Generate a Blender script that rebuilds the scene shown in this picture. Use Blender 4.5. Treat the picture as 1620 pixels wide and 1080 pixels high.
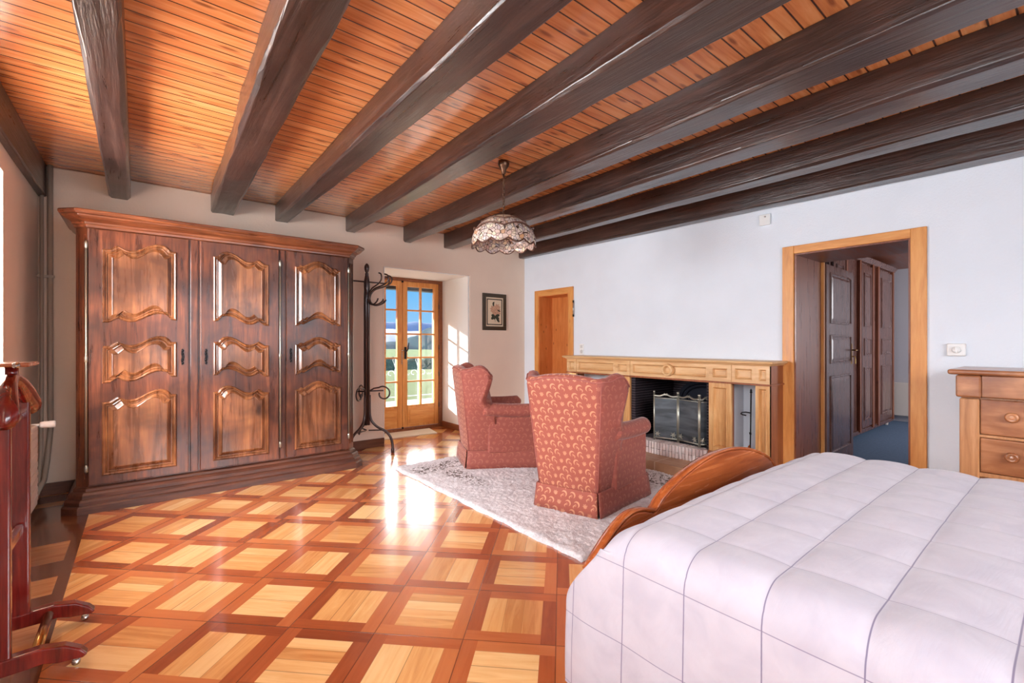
import bpy, bmesh, math, random
from mathutils import Vector, Matrix
PI = math.pi
random.seed(7)
SC = bpy.context.scene
for o in list(bpy.data.objects):
    bpy.data.objects.remove(o)
COL = SC.collection

# ------------------------------------------------------------------ camera, sky, sun, lights, exposure
cam = bpy.data.objects.new('camera', bpy.data.cameras.new('camera'))
COL.objects.link(cam)
cam.location = (0, 0, 1.25)
cam.rotation_euler = (PI/2, 0, math.radians(-38.9))
cam.data.sensor_width = 36
cam.data.lens = 728/1620*36
cam.data.shift_y = 2/1620
cam.data.clip_start = 0.02
cam.data.clip_end = 5000
SC.camera = cam
SC.view_settings.view_transform = 'Standard'
SC.view_settings.look = 'None'
SC.view_settings.gamma = 1
SC.view_settings.use_curve_mapping = False
SC.view_settings.exposure = 0.68

world = bpy.data.worlds.new('sky'); SC.world = world
world.use_nodes = True
wt = world.node_tree; wt.nodes.clear()
wo = wt.nodes.new('ShaderNodeOutputWorld'); wb = wt.nodes.new('ShaderNodeBackground')
tc = wt.nodes.new('ShaderNodeTexCoord'); sx = wt.nodes.new('ShaderNodeSeparateXYZ')
cr = wt.nodes.new('ShaderNodeValToRGB')
wt.links.new(tc.outputs['Generated'], sx.inputs[0]); wt.links.new(sx.outputs['Z'], cr.inputs[0])
cr.color_ramp.elements[0].position = 0.0; cr.color_ramp.elements[0].color = (0.22, 0.42, 0.62, 1)
cr.color_ramp.elements[1].position = 0.35; cr.color_ramp.elements[1].color = (0.04, 0.18, 0.48, 1)
e = cr.color_ramp.elements.new(0.12); e.color = (0.085, 0.33, 0.62, 1)
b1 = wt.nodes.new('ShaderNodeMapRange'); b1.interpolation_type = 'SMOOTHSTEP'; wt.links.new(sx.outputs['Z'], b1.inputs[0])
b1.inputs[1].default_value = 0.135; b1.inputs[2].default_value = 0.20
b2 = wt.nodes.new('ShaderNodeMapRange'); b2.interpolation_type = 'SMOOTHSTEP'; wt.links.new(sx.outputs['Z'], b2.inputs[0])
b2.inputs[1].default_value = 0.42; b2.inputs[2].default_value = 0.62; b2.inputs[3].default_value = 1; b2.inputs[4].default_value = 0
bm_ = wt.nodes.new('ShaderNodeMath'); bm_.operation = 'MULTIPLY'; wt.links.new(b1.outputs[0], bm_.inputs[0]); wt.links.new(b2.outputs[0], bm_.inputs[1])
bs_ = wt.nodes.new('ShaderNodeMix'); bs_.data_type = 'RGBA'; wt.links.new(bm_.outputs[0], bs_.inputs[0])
wt.links.new(cr.outputs[0], bs_.inputs[6]); bs_.inputs[7].default_value = (6.2, 6.4, 6.8, 1)      # bright sky band added above the view for white floor reflections
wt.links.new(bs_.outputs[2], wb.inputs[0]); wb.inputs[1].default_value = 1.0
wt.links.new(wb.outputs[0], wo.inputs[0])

def lamp(name, kind, loc, rot, energy, color=(1, 1, 1), **kw):
    d = bpy.data.lights.new(name, kind); d.energy = energy; d.color = color
    for k, v in kw.items(): setattr(d, k, v)
    o = bpy.data.objects.new(name, d); COL.objects.link(o); o.location = loc; o.rotation_euler = rot
    return o
sun_dir = Vector((0.74, -1.0, -0.36)).normalized()
sun = lamp('sun', 'SUN', (0, 12, 6), sun_dir.to_track_quat('-Z', 'Y').to_euler(), 9.0, (1.0, 0.93, 0.80), angle=0.01)
# daylight through the windows of the left wall and of the wall behind the camera
lamp('daylight_left_far', 'AREA', (-1.02, 3.55, 1.62), (0, -PI/2, 0), 125, (0.93, 0.96, 1.0), shape='RECTANGLE', size=1.3, size_y=1.1)
lamp('daylight_left_near', 'AREA', (-1.02, 0.75, 1.62), (0, -PI/2, 0), 48, (0.90, 0.95, 1.0), shape='RECTANGLE', size=1.3, size_y=1.3)
lamp('daylight_rear', 'AREA', (1.7, -1.93, 1.45), (PI/2, 0, 0), 55, (0.93, 0.96, 1.0), shape='RECTANGLE', size=3.4, size_y=1.8)
lamp('dressing_room_fill', 'AREA', (8.0, -0.9, 1.5), (PI/2, 0, 0), 45, (0.95, 0.95, 1.0), shape='RECTANGLE', size=1.2, size_y=1.4)  # area lamp inside the dressing room; no window is modelled there

# ------------------------------------------------------------------ node helpers
class NT:
    def __init__(s, name):
        s.mat = bpy.data.materials.new(name); s.mat.use_nodes = True
        s.t = s.mat.node_tree; s.t.nodes.clear()
        s.out = s.t.nodes.new('ShaderNodeOutputMaterial')
        s.b = s.t.nodes.new('ShaderNodeBsdfPrincipled')
        s.t.links.new(s.b.outputs[0], s.out.inputs[0])
    def n(s, typ, **kw):
        x = s.t.nodes.new('ShaderNode'+typ)
        for k, v in kw.items(): setattr(x, k, v)
        return x
    def l(s, a, b): s.t.links.new(a, b)
    def put(s, sock, v):
        if isinstance(v, (int, float)): sock.default_value = v
        elif isinstance(v, tuple): sock.default_value = v if len(v) == len(sock.default_value) else tuple(v)+(1,)
        else: s.l(v, sock)
    def m(s, op, a, b=None, c=None):
        x = s.n('Math', operation=op)
        s.put(x.inputs[0], a)
        if b is not None: s.put(x.inputs[1], b)
        if c is not None: s.put(x.inputs[2], c)
        return x.outputs[0]
    def mix(s, f, a, b, mode='MIX'):
        x = s.n('Mix', data_type='RGBA', blend_type=mode)
        s.put(x.inputs[0], f); s.put(x.inputs[6], a); s.put(x.inputs[7], b)
        return x.outputs[2]
    def coord(s, kind='Object'):
        return s.n('TexCoord').outputs[kind]
    def mapping(s, v, scale=(1, 1, 1), loc=(0, 0, 0), rot=(0, 0, 0)):
        x = s.n('Mapping'); s.l(v, x.inputs[0])
        x.inputs['Scale'].default_value = scale; x.inputs['Location'].default_value = loc; x.inputs['Rotation'].default_value = rot
        return x.outputs[0]
    def noise(s, v, scale, detail=4, rough=0.55, dist=0.0, out=0):
        x = s.n('TexNoise'); s.l(v, x.inputs['Vector'])
        x.inputs['Scale'].default_value = scale; x.inputs['Detail'].default_value = detail
        x.inputs['Roughness'].default_value = rough; x.inputs['Distortion'].default_value = dist
        return x.outputs[out]
    def ramp(s, f, stops):
        x = s.n('ValToRGB'); s.put(x.inputs[0], f)
        els = x.color_ramp.elements
        els[0].position = stops[0][0]; els[0].color = tuple(stops[0][1])+(1,)
        els[1].position = stops[-1][0]; els[1].color = tuple(stops[-1][1])+(1,)
        for p, c in stops[1:-1]:
            e = els.new(p); e.color = tuple(c)+(1,)
        return x.outputs[0]
    def mr(s, f, a, b, c, d):
        x = s.n('MapRange'); s.put(x.inputs[0], f)
        for i, v in enumerate((a, b, c, d)): x.inputs[i+1].default_value = v
        return x.outputs[0]
    def wn(s, v):
        x = s.n('TexWhiteNoise', noise_dimensions='3D'); s.l(v, x.inputs[0]); return x.outputs[0]
    def sep(s, v):
        x = s.n('SeparateXYZ'); s.l(v, x.inputs[0]); return x.outputs
    def comb(s, a, b, c):
        x = s.n('CombineXYZ'); s.put(x.inputs[0], a); s.put(x.inputs[1], b); s.put(x.inputs[2], c); return x.outputs[0]
    def bump(s, h, strength=0.3, dist=0.01):
        x = s.n('Bump'); s.put(x.inputs['Height'], h)
        x.inputs['Strength'].default_value = strength; x.inputs['Distance'].default_value = dist
        s.l(x.outputs[0], s.b.inputs['Normal'])
    def fin(s, color=None, rough=None, spec=None, metal=None, coat=None, coat_rough=None):
        for k, v in (('Base Color', color), ('Roughness', rough), ('Specular IOR Level', spec), ('Metallic', metal), ('Coat Weight', coat), ('Coat Roughness', coat_rough)):
            if v is not None: s.put(s.b.inputs[k], v)
        return s.mat

def srgb(r, g, b):
    f = lambda c: (c/255/12.92) if c/255 <= 0.04045 else ((c/255+0.055)/1.055)**2.4
    return (f(r), f(g), f(b))

def plain(name, c, rough=0.5, metal=0.0, spec=0.5, bump=0.0, bscale=80, var=0.0, coat=0.0):
    k = NT(name); v = k.coord()
    col = c
    if var:
        f = k.noise(v, bscale*0.15, 3)
        col = k.mix(k.mr(f, 0.35, 0.65, 0, 1), tuple(x*(1-var) for x in c), tuple(min(1, x*(1+var)) for x in c))
    if bump: k.bump(k.noise(v, bscale, 4), bump, 0.004)
    return k.fin(col, rough, spec, metal, coat, 0.15)

def wood(name, dark, mid, light, axis='Z', rough=0.35, stretch=14, scale=2.2, mottle=0.35, knots=0.0, coat=0.0, spec=0.5, bump=0.12, knotcol=None):
    k = NT(name); v = k.coord()
    sc = {'X': (1, stretch, stretch), 'Y': (stretch, 1, stretch), 'Z': (stretch, stretch, 1)}[axis]
    g = k.noise(k.mapping(v, tuple(q*scale for q in sc)), 1.0, 6, 0.6, 0.5)
    fine = k.noise(k.mapping(v, tuple(q*scale*3 for q in sc)), 1.0, 3, 0.6)
    big = k.noise(v, 2.6, 3, 0.6, 0.6)
    f = k.m('ADD', k.m('MULTIPLY', g, 0.75), k.m('MULTIPLY', fine, 0.25))
    c = k.ramp(f, [(0.30, dark), (0.5, mid), (0.68, light)])
    c = k.mix(k.mr(big, 0.38, 0.62, mottle, 0), c, dark)
    if knots:
        kn = k.n('TexVoronoi'); kn.inputs['Scale'].default_value = 1.0
        a = {'X': (4, 8, 8), 'Y': (8, 4, 8), 'Z': (8, 8, 4)}[axis]
        k.l(k.mapping(v, tuple(q*knots for q in a)), kn.inputs['Vector'])
        k.l(k.mapping(k.comb(k.m('ADD', k.sep(v)[0], k.m('MULTIPLY', g, 0.03)), k.m('ADD', k.sep(v)[1], k.m('MULTIPLY', g, 0.02)), k.m('ADD', k.sep(v)[2], k.m('MULTIPLY', g, 0.04))), tuple(q*knots for q in a)), kn.inputs['Vector'])
        c = k.mix(k.mr(kn.outputs['Distance'], 0.03, 0.13, 0.8, 0.0), c, knotcol or tuple(x*0.35 for x in dark))
    if bump: k.bump(f, bump, 0.004)
    return k.fin(c, k.mr(g, 0.3, 0.7, rough*0.85, rough*1.2), spec, None, coat, 0.12)

M = {}
M['walnut'] = wood('dark_walnut_wood', srgb(48, 22, 13), srgb(108, 56, 32), srgb(148, 84, 50), 'Z', 0.3, coat=0.35, mottle=0.75, knots=0.55)
M['walnut_field'] = wood('golden_walnut_panel', srgb(70, 38, 22), srgb(142, 88, 54), srgb(184, 122, 76), 'Z', 0.28, coat=0.4, mottle=0.85, knots=0.5, scale=1.6)
M['walnut_x'] = wood('dark_walnut_wood_across', srgb(66, 32, 18), srgb(118, 64, 38), srgb(156, 92, 56), 'X', 0.3, coat=0.35, mottle=0.5)
M['walnut_dark'] = wood('walnut_base_wood', srgb(52, 28, 20), srgb(92, 52, 36), srgb(120, 72, 50), 'X', 0.4, coat=0.1, mottle=0.4)
M['mahogany'] = wood('polished_mahogany', srgb(64, 8, 8), srgb(112, 22, 18), srgb(146, 38, 26), 'Z', 0.2, coat=0.8, mottle=0.3, bump=0.0)
M['oak'] = wood('honey_oak', srgb(200, 148, 98), srgb(224, 180, 128), srgb(238, 202, 156), 'Y', 0.4, mottle=0.15, stretch=10)
M['oak_z'] = wood('honey_oak_upright', srgb(186, 124, 70), srgb(218, 164, 104), srgb(236, 192, 136), 'Z', 0.4, mottle=0.2, stretch=10)
M['oak_side'] = wood('reddish_oak_side', srgb(120, 62, 34), srgb(152, 84, 46), srgb(176, 104, 60), 'Z', 0.45, mottle=0.2)
M['pine'] = wood('orange_pine_casing', srgb(196, 120, 56), srgb(222, 150, 78), srgb(236, 172, 102), 'Z', 0.4, mottle=0.12, stretch=9, knots=0.6, knotcol=srgb(150, 74, 34))
M['pine_y'] = wood('orange_pine_lintel', srgb(198, 122, 58), srgb(222, 150, 78), srgb(236, 172, 102), 'Y', 0.4, mottle=0.1, stretch=9)
M['pine_x'] = wood('golden_pine_rail', srgb(206, 128, 60), srgb(226, 152, 80), srgb(238, 176, 106), 'X', 0.35, mottle=0.1, stretch=9)
M['pine_door'] = wood('knotty_pine_panel', srgb(190, 104, 48), srgb(214, 130, 66), srgb(226, 146, 84), 'Z', 0.4, mottle=0.3, stretch=9, knots=1.3, knotcol=srgb(96, 34, 16))
M['reveal_wood'] = wood('stained_pine_reveal', srgb(104, 54, 36), srgb(138, 80, 54), srgb(158, 96, 66), 'Z', 0.3, mottle=0.15, knots=0.9, coat=0.1, bump=0.0)
M['reveal_wood_x'] = wood('stained_pine_soffit', srgb(90, 44, 28), srgb(124, 66, 42), srgb(146, 84, 54), 'X', 0.35, mottle=0.2)
M['closet_wood'] = wood('violet_brown_pine', srgb(72, 44, 38), srgb(104, 68, 58), srgb(124, 86, 74), 'Z', 0.28, mottle=0.15, knots=1.0, coat=0.35, bump=0.0)
M['dresser'] = wood('figured_walnut_veneer', srgb(112, 58, 32), srgb(172, 108, 66), srgb(206, 144, 98), 'Y', 0.3, mottle=0.7, stretch=4, coat=0.3)
M['dresser_rail'] = wood('light_walnut_rail', srgb(160, 104, 64), srgb(190, 132, 86), srgb(206, 150, 104), 'Z', 0.35, mottle=0.15)
M['bed_wood'] = wood('polished_cherry_bed_wood', srgb(134, 62, 28), srgb(172, 88, 42), srgb(196, 112, 60), 'X', 0.25, mottle=0.25, coat=0.4)
M['baseboard'] = wood('brown_baseboard_wood', srgb(74, 42, 30), srgb(104, 62, 42), srgb(124, 78, 54), 'X', 0.4, mottle=0.2)
M['baseboard_warm'] = wood('brown_baseboard_wood_side', srgb(112, 60, 34), srgb(140, 80, 46), srgb(160, 98, 60), 'Y', 0.4, mottle=0.2)
M['iron'] = plain('black_iron', srgb(34, 32, 34), 0.5, 0.6, bump=0.2, bscale=60)
M['iron_brown'] = plain('dark_bronze_brown_metal', srgb(66, 48, 46), 0.28, 0.25, coat=0.5)
M['brass'] = plain('polished_brass', srgb(190, 150, 90), 0.22, 1.0)
M['bronze'] = plain('aged_bronze', srgb(112, 84, 66), 0.35, 0.9)
M['steel'] = plain('brushed_steel', srgb(190, 186, 180), 0.25, 1.0)
M['pewter'] = plain('pewter_frame', srgb(172, 170, 156), 0.35, 0.8, bump=0.2)
M['white_plastic'] = plain('white_plastic', srgb(236, 236, 234), 0.4)
M['cream_enamel'] = plain('cream_radiator_enamel', srgb(226, 214, 204), 0.35)
M['grey_pipe'] = plain('painted_grey_pipe', srgb(172, 156, 140), 0.45)
M['white_plaster'] = plain('white_reveal_plaster', srgb(240, 238, 234), 0.9, bump=0.25, bscale=40)

def plaster(name, c, scale=70, strength=0.35):
    k = NT(name); v = k.coord()
    a = k.noise(v, scale, 4, 0.6); b = k.noise(v, 3.0, 3, 0.5)
    col = k.mix(k.mr(b, 0.3, 0.7, 0, 1), tuple(x*0.96 for x in c), c)
    k.bump(a, strength, 0.006)
    return k.fin(col, 0.9, 0.2)
M['wall_white'] = plaster('white_rough_plaster', srgb(232, 238, 246))
M['wall_bounce_tint'] = plaster('bounce_tinted_plaster', srgb(234, 214, 196), 55, 0.25)  # white plaster, warm floor bounce put into the colour as beige

def ceiling_mat():
    k = NT('varnished_pine_ceiling_boards'); v = k.coord(); X, Y, Z = k.sep(v)
    W = 0.09
    r = k.m('DIVIDE', Y, W); idx = k.m('FLOOR', r); fr = k.m('FRACT', r)
    rnd = k.wn(k.comb(idx, 3.7, 1.0)); rnd2 = k.wn(k.comb(idx, 9.1, 5.0))
    p = k.comb(k.m('ADD', k.m('MULTIPLY', X, 1.6), k.m('MULTIPLY', rnd, 31.0)), k.m('MULTIPLY', Y, 26), k.m('MULTIPLY', rnd2, 7))
    g = k.noise(p, 1.0, 5, 0.6, 0.6)
    c = k.ramp(g, [(0.28, srgb(190, 106, 54)), (0.5, srgb(226, 144, 82)), (0.72, srgb(242, 172, 110))])
    c = k.mix(k.mr(rnd, 0, 1, 0.0, 0.3), c, srgb(186, 98, 46), 'MIX')
    vo = k.n('TexVoronoi', voronoi_dimensions='2D'); vo.inputs['Scale'].default_value = 1
    k.l(k.comb(k.m('ADD', k.m('MULTIPLY', X, 2.2), k.m('MULTIPLY', rnd, 17)), k.m('MULTIPLY', Y, 9), 0.0), vo.inputs['Vector'])
    c = k.mix(k.mr(vo.outputs['Distance'], 0.05, 0.13, 0.7, 0), c, srgb(110, 46, 20))
    d = k.m('MINIMUM', fr, k.m('SUBTRACT', 1.0, fr))
    groove = k.mr(d, 0.02, 0.055, 1.0, 0.0)
    c = k.mix(groove, c, srgb(70, 30, 14))
    k.bump(k.m('SUBTRACT', k.m('MULTIPLY', g, 0.08), groove), 0.8, 0.008)
    return k.fin(c, 0.26, 0.6, None, 1.0, 0.2)
M['ceiling'] = ceiling_mat()

def beam_mat():
    k = NT('dark_hewn_beam_timber'); v = k.coord()
    m1 = k.mapping(v, (24, 1.0, 24))
    g = k.noise(m1, 1.0, 7, 0.65, 0.7); f2 = k.noise(k.mapping(v, (70, 5, 70)), 1.0, 3, 0.6, 0.4)
    f = k.m('ADD', k.m('MULTIPLY', g, 0.7), k.m('MULTIPLY', f2, 0.3))
    c = k.ramp(f, [(0.32, srgb(22, 14, 13)), (0.5, srgb(50, 34, 30)), (0.66, srgb(78, 56, 48)), (0.8, srgb(118, 94, 82))])
    c = k.mix(k.mr(k.noise(v, 2.2, 3), 0.45, 0.7, 0.0, 0.45), c, srgb(84, 52, 42))
    k.bump(f, 0.6, 0.012)
    return k.fin(c, k.mr(g, 0.3, 0.7, 0.25, 0.42), 0.7, None, 0.5, 0.25)
M['beam'] = beam_mat()

def parquet_mat():
    k = NT('diagonal_panel_parquet'); v = k.coord(); X, Y, Z = k.sep(v)
    c45 = 2**-0.5; CELL = 0.389
    u = k.m('DIVIDE', k.m('SUBTRACT', k.m('MULTIPLY', k.m('ADD', X, Y), c45), 0.352), CELL)
    w = k.m('DIVIDE', k.m('SUBTRACT', k.m('MULTIPLY', k.m('SUBTRACT', Y, X), c45), 0.022), CELL)
    iu, iw, p, q = k.m('FLOOR', u), k.m('FLOOR', w), k.m('FRACT', u), k.m('FRACT', w)
    S = 0.165
    lt = lambda a, b: k.m('LESS_THAN', a, b)
    mul = lambda a, b: k.m('MULTIPLY', a, b)
    inv = lambda a: k.m('SUBTRACT', 1.0, a)
    bot = mul(lt(q, S), lt(p, 1-S))
    rig = mul(k.m('GREATER_THAN', p, 1-S), lt(q, 1-S))
    top = mul(k.m('GREATER_THAN', q, 1-S), k.m('GREATER_THAN', p, S))
    lef = mul(lt(p, S), k.m('GREATER_THAN', q, S))
    horiz = k.m('MINIMUM', 1.0, k.m('ADD', bot, top))
    edge = k.m('MINIMUM', 1.0, k.m('ADD', horiz, k.m('ADD', rig, lef)))
    sid = k.m('ADD', k.m('ADD', bot, mul(rig, 2.0)), k.m('ADD', mul(top, 3.0), mul(lef, 4.0)))
    par = k.m('MODULO', k.m('ABSOLUTE', k.m('ADD', iu, iw)), 2.0)
    hs = k.wn(k.comb(iu, iw, 8.3))
    nb = k.m('ADD', 2.0, k.m('FLOOR', mul(hs, 2.6)))                 # 2..4 boards per square
    a = k.m('DIVIDE', k.m('SUBTRACT', k.m('ADD', mul(p, par), mul(q, inv(par))), S), 1-2*S)
    ab = mul(a, nb); bi = k.m('FLOOR', ab); bf = k.m('FRACT', ab)
    bd = mul(k.m('MINIMUM', bf, inv(bf)), k.m('DIVIDE', 1.0, nb))
    seam_in = mul(mul(k.mr(bd, 0.003, 0.009, 1, 0), inv(edge)), k.mr(k.wn(k.comb(iu, iw, bi)), 0.3, 0.6, 0.25, 1))
    dp = k.m('MINIMUM', p, inv(p)); dq = k.m('MINIMUM', q, inv(q))
    seam_cell = k.mr(k.m('MINIMUM', dp, dq), 0.003, 0.008, 1, 0)
    isx = k.m('ABSOLUTE', k.m('SUBTRACT', k.m('MINIMUM', dp, dq), S))
    seam_sq = k.mr(isx, 0.003, 0.008, 0.6, 0)
    # grain direction: along u or along w
    alongu = k.m('ADD', mul(edge, horiz), mul(inv(edge), inv(par)))
    gu = k.m('ADD', mul(alongu, 3.0), mul(inv(alongu), 34.0)); gw = k.m('ADD', mul(alongu, 34.0), mul(inv(alongu), 3.0))
    piece = k.m('ADD', mul(sid, 2.3), mul(mul(bi, 5.7), inv(edge)))
    rnd = k.wn(k.comb(iu, iw, piece)); rnd2 = k.wn(k.comb(iw, piece, iu))
    g = k.noise(k.comb(k.m('ADD', mul(mul(u, CELL), gu), mul(rnd, 40.0)), mul(mul(w, CELL), gw), mul(rnd2, 9.0)), 1.0, 5, 0.6, 0.7)
    light = k.ramp(k.m('ADD', mul(g, 0.6), mul(rnd, 0.4)), [(0.25, srgb(206, 138, 78)), (0.45, srgb(234, 172, 104)), (0.72, srgb(250, 206, 142))])
    darkc = k.ramp(k.m('ADD', mul(g, 0.35), mul(rnd, 0.65)), [(0.15, srgb(142, 66, 34)), (0.45, srgb(182, 94, 50)), (0.8, srgb(208, 124, 70))])
    c = k.mix(edge, light, darkc)
    # border along the left wall : a dark strip, then short boards laid across
    strip = mul(k.m('GREATER_THAN', X, -0.345), lt(X, -0.295))
    out = lt(X, -0.345)
    byr = k.m('DIVIDE', Y, 0.115); brn = k.wn(k.comb(k.m('FLOOR', byr), 2.0, 4.0))
    bg = k.noise(k.comb(mul(X, 4.0), mul(Y, 40.0), brn), 1.0, 5, 0.6, 0.5)
    bc = k.mix(k.mr(brn, 0.45, 0.55, 0, 1), srgb(118, 68, 42), k.ramp(bg, [(0.3, srgb(196, 128, 74)), (0.7, srgb(222, 160, 102))]))
    sc = k.ramp(bg, [(0.3, srgb(92, 48, 30)), (0.7, srgb(122, 68, 42))])
    c = k.mix(strip, c, sc); c = k.mix(out, c, bc)
    seams = mul(k.m('MAXIMUM', k.m('MAXIMUM', seam_in, seam_cell), mul(seam_sq, 0.0)), lt(-0.295, X))
    c = k.mix(mul(seams, 0.75), c, srgb(84, 40, 22))
    wav = k.noise(v, 5.0, 3, 0.5); fw = k.noise(v, 38.0, 3, 0.5)
    h = k.m('ADD', k.m('ADD', mul(wav, 0.6), mul(fw, 0.10)), mul(seams, -0.12))
    k.bump(h, 0.25, 0.02)
    k.b.inputs['Coat IOR'].default_value = 1.7
    return k.fin(c, 0.25, 0.6, None, 0.8, 0.12)
M['parquet'] = parquet_mat()

def fabric_mat(name, base, motif_col, amount):
    k = NT(name); uv = k.n('UVMap').outputs[0]; U, V, _ = k.sep(uv)
    mul = lambda a, b: k.m('MULTIPLY', a, b)
    CW, CH = 0.066, 0.060
    r = k.m('DIVIDE', V, CH); ir = k.m('FLOOR', r)
    off = mul(k.m('MODULO', k.m('ABSOLUTE', ir), 2.0), 0.5)
    c0 = k.m('ADD', k.m('DIVIDE', U, CW), off); ic = k.m('FLOOR', c0)
    x = mul(k.m('SUBTRACT', k.m('FRACT', c0), 0.5), CW); y = mul(k.m('SUBTRACT', k.m('FRACT', r), 0.5), CH)
    def circ(cx, cy, rad, soft=0.0012):
        d = k.m('SQRT', k.m('ADD', k.m('POWER', k.m('SUBTRACT', x, cx), 2.0), k.m('POWER', k.m('SUBTRACT', y, cy), 2.0)))
        return k.mr(d, rad-soft, rad+soft, 1, 0)
    moon = mul(circ(0.004, 0.004, 0.022), k.m('SUBTRACT', 1.0, circ(-0.003, -0.003, 0.0195)))
    moon2 = mul(circ(-0.012, -0.016, 0.012), k.m('SUBTRACT', 1.0, circ(-0.008, -0.020, 0.0105)))
    curl = mul(circ(-0.004, -0.004, 0.0075), k.m('SUBTRACT', 1.0, circ(-0.0025, -0.005, 0.005)))
    ang = k.m('ARCTAN2', y, x)
    rr = k.m('SQRT', k.m('ADD', k.m('POWER', x, 2.0), k.m('POWER', k.m('ADD', y, 0.004), 2.0)))
    pet = k.m('ADD', 0.007, mul(k.m('POWER', k.m('ABSOLUTE', k.m('SINE', mul(ang, 3.5))), 0.6), mul(k.mr(y, -0.012, 0.008, 0.3, 1.0), 0.015)))
    flower = mul(k.mr(k.m('SUBTRACT', rr, pet), -0.0012, 0.0012, 1, 0), k.mr(k.noise(uv, 260, 2), 0.42, 0.5, 0.45, 1))
    par = k.m('MODULO', k.m('ABSOLUTE', k.m('ADD', ic, k.m('FLOOR', mul(ir, 0.5)))), 3.0)
    isf = k.m('LESS_THAN', par, 0.5)
    mm = k.m('MAXIMUM', k.m('MAXIMUM', moon, moon2), curl)
    f = k.m('ADD', mul(isf, flower), mul(k.m('SUBTRACT', 1.0, isf), mm))
    wv = k.noise(uv, 700, 2)
    b = k.mix(k.mr(wv, 0.3, 0.7, 0, 1), tuple(q*0.86 for q in base), base)
    c = k.mix(mul(f, amount), b, motif_col)
    k.bump(k.m('ADD', mul(wv, 0.3), mul(f, 0.5)), 0.25, 0.002)
    s = k.fin(c, k.mr(f, 0, 1, 0.72, 0.5), 0.35)
    k.b.inputs['Sheen Weight'].default_value = 0.25; k.b.inputs['Sheen Roughness'].default_value = 0.4
    return s
M['fabric'] = fabric_mat('rose_damask_fabric', srgb(164, 88, 72), srgb(214, 154, 116), 0.75)
M['fabric_plain'] = fabric_mat('rose_damask_fabric_oblique', srgb(156, 84, 72), srgb(192, 120, 94), 0.4)  # motif contrast lowered in the colour, as on cloth seen at an angle
M['piping'] = plain('rose_piping_cord', srgb(168, 96, 86), 0.7)
M['cushion'] = plain('grey_beige_cushion_cloth', srgb(168, 156, 140), 0.85, bump=0.3, bscale=300)

def spread_mat():
    k = NT('pale_quilted_bedspread'); uv = k.n('UVMap').outputs[0]; U, V, _ = k.sep(uv)
    def line(a, per, off, wd):
        f = k.m('FRACT', k.m('ADD', k.m('DIVIDE', k.m('SUBTRACT', a, off), per), 0.5))
        return k.mr(k.m('ABSOLUTE', k.m('SUBTRACT', f, 0.5)), wd/per*0.5, wd/per, 1, 0)
    ls = k.m('MAXIMUM', k.m('MULTIPLY', line(V, 0.208, 0.08, 0.0022), 0.85), k.m('MULTIPLY', line(U, 0.24, 0.0, 0.0018), 0.7))
    n = k.noise(uv, 9, 3, 0.55, 0.6)
    c = k.mix(k.mr(n, 0.3, 0.7, 0, 1), srgb(176, 170, 181), srgb(188, 182, 191))
    c = k.mix(ls, c, srgb(104, 94, 122))
    wr = k.noise(k.mapping(uv, (2.5, 9, 1)), 1.6, 4, 0.6, 1.2)
    k.bump(k.m('ADD', k.m('MULTIPLY', wr, 1.0), k.m('MULTIPLY', k.noise(uv, 400, 2), 0.02)), 0.16, 0.02)
    s = k.fin(c, 0.75, 0.25)
    k.b.inputs['Sheen Weight'].default_value = 0.2
    return s
M['spread'] = spread_mat()

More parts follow.
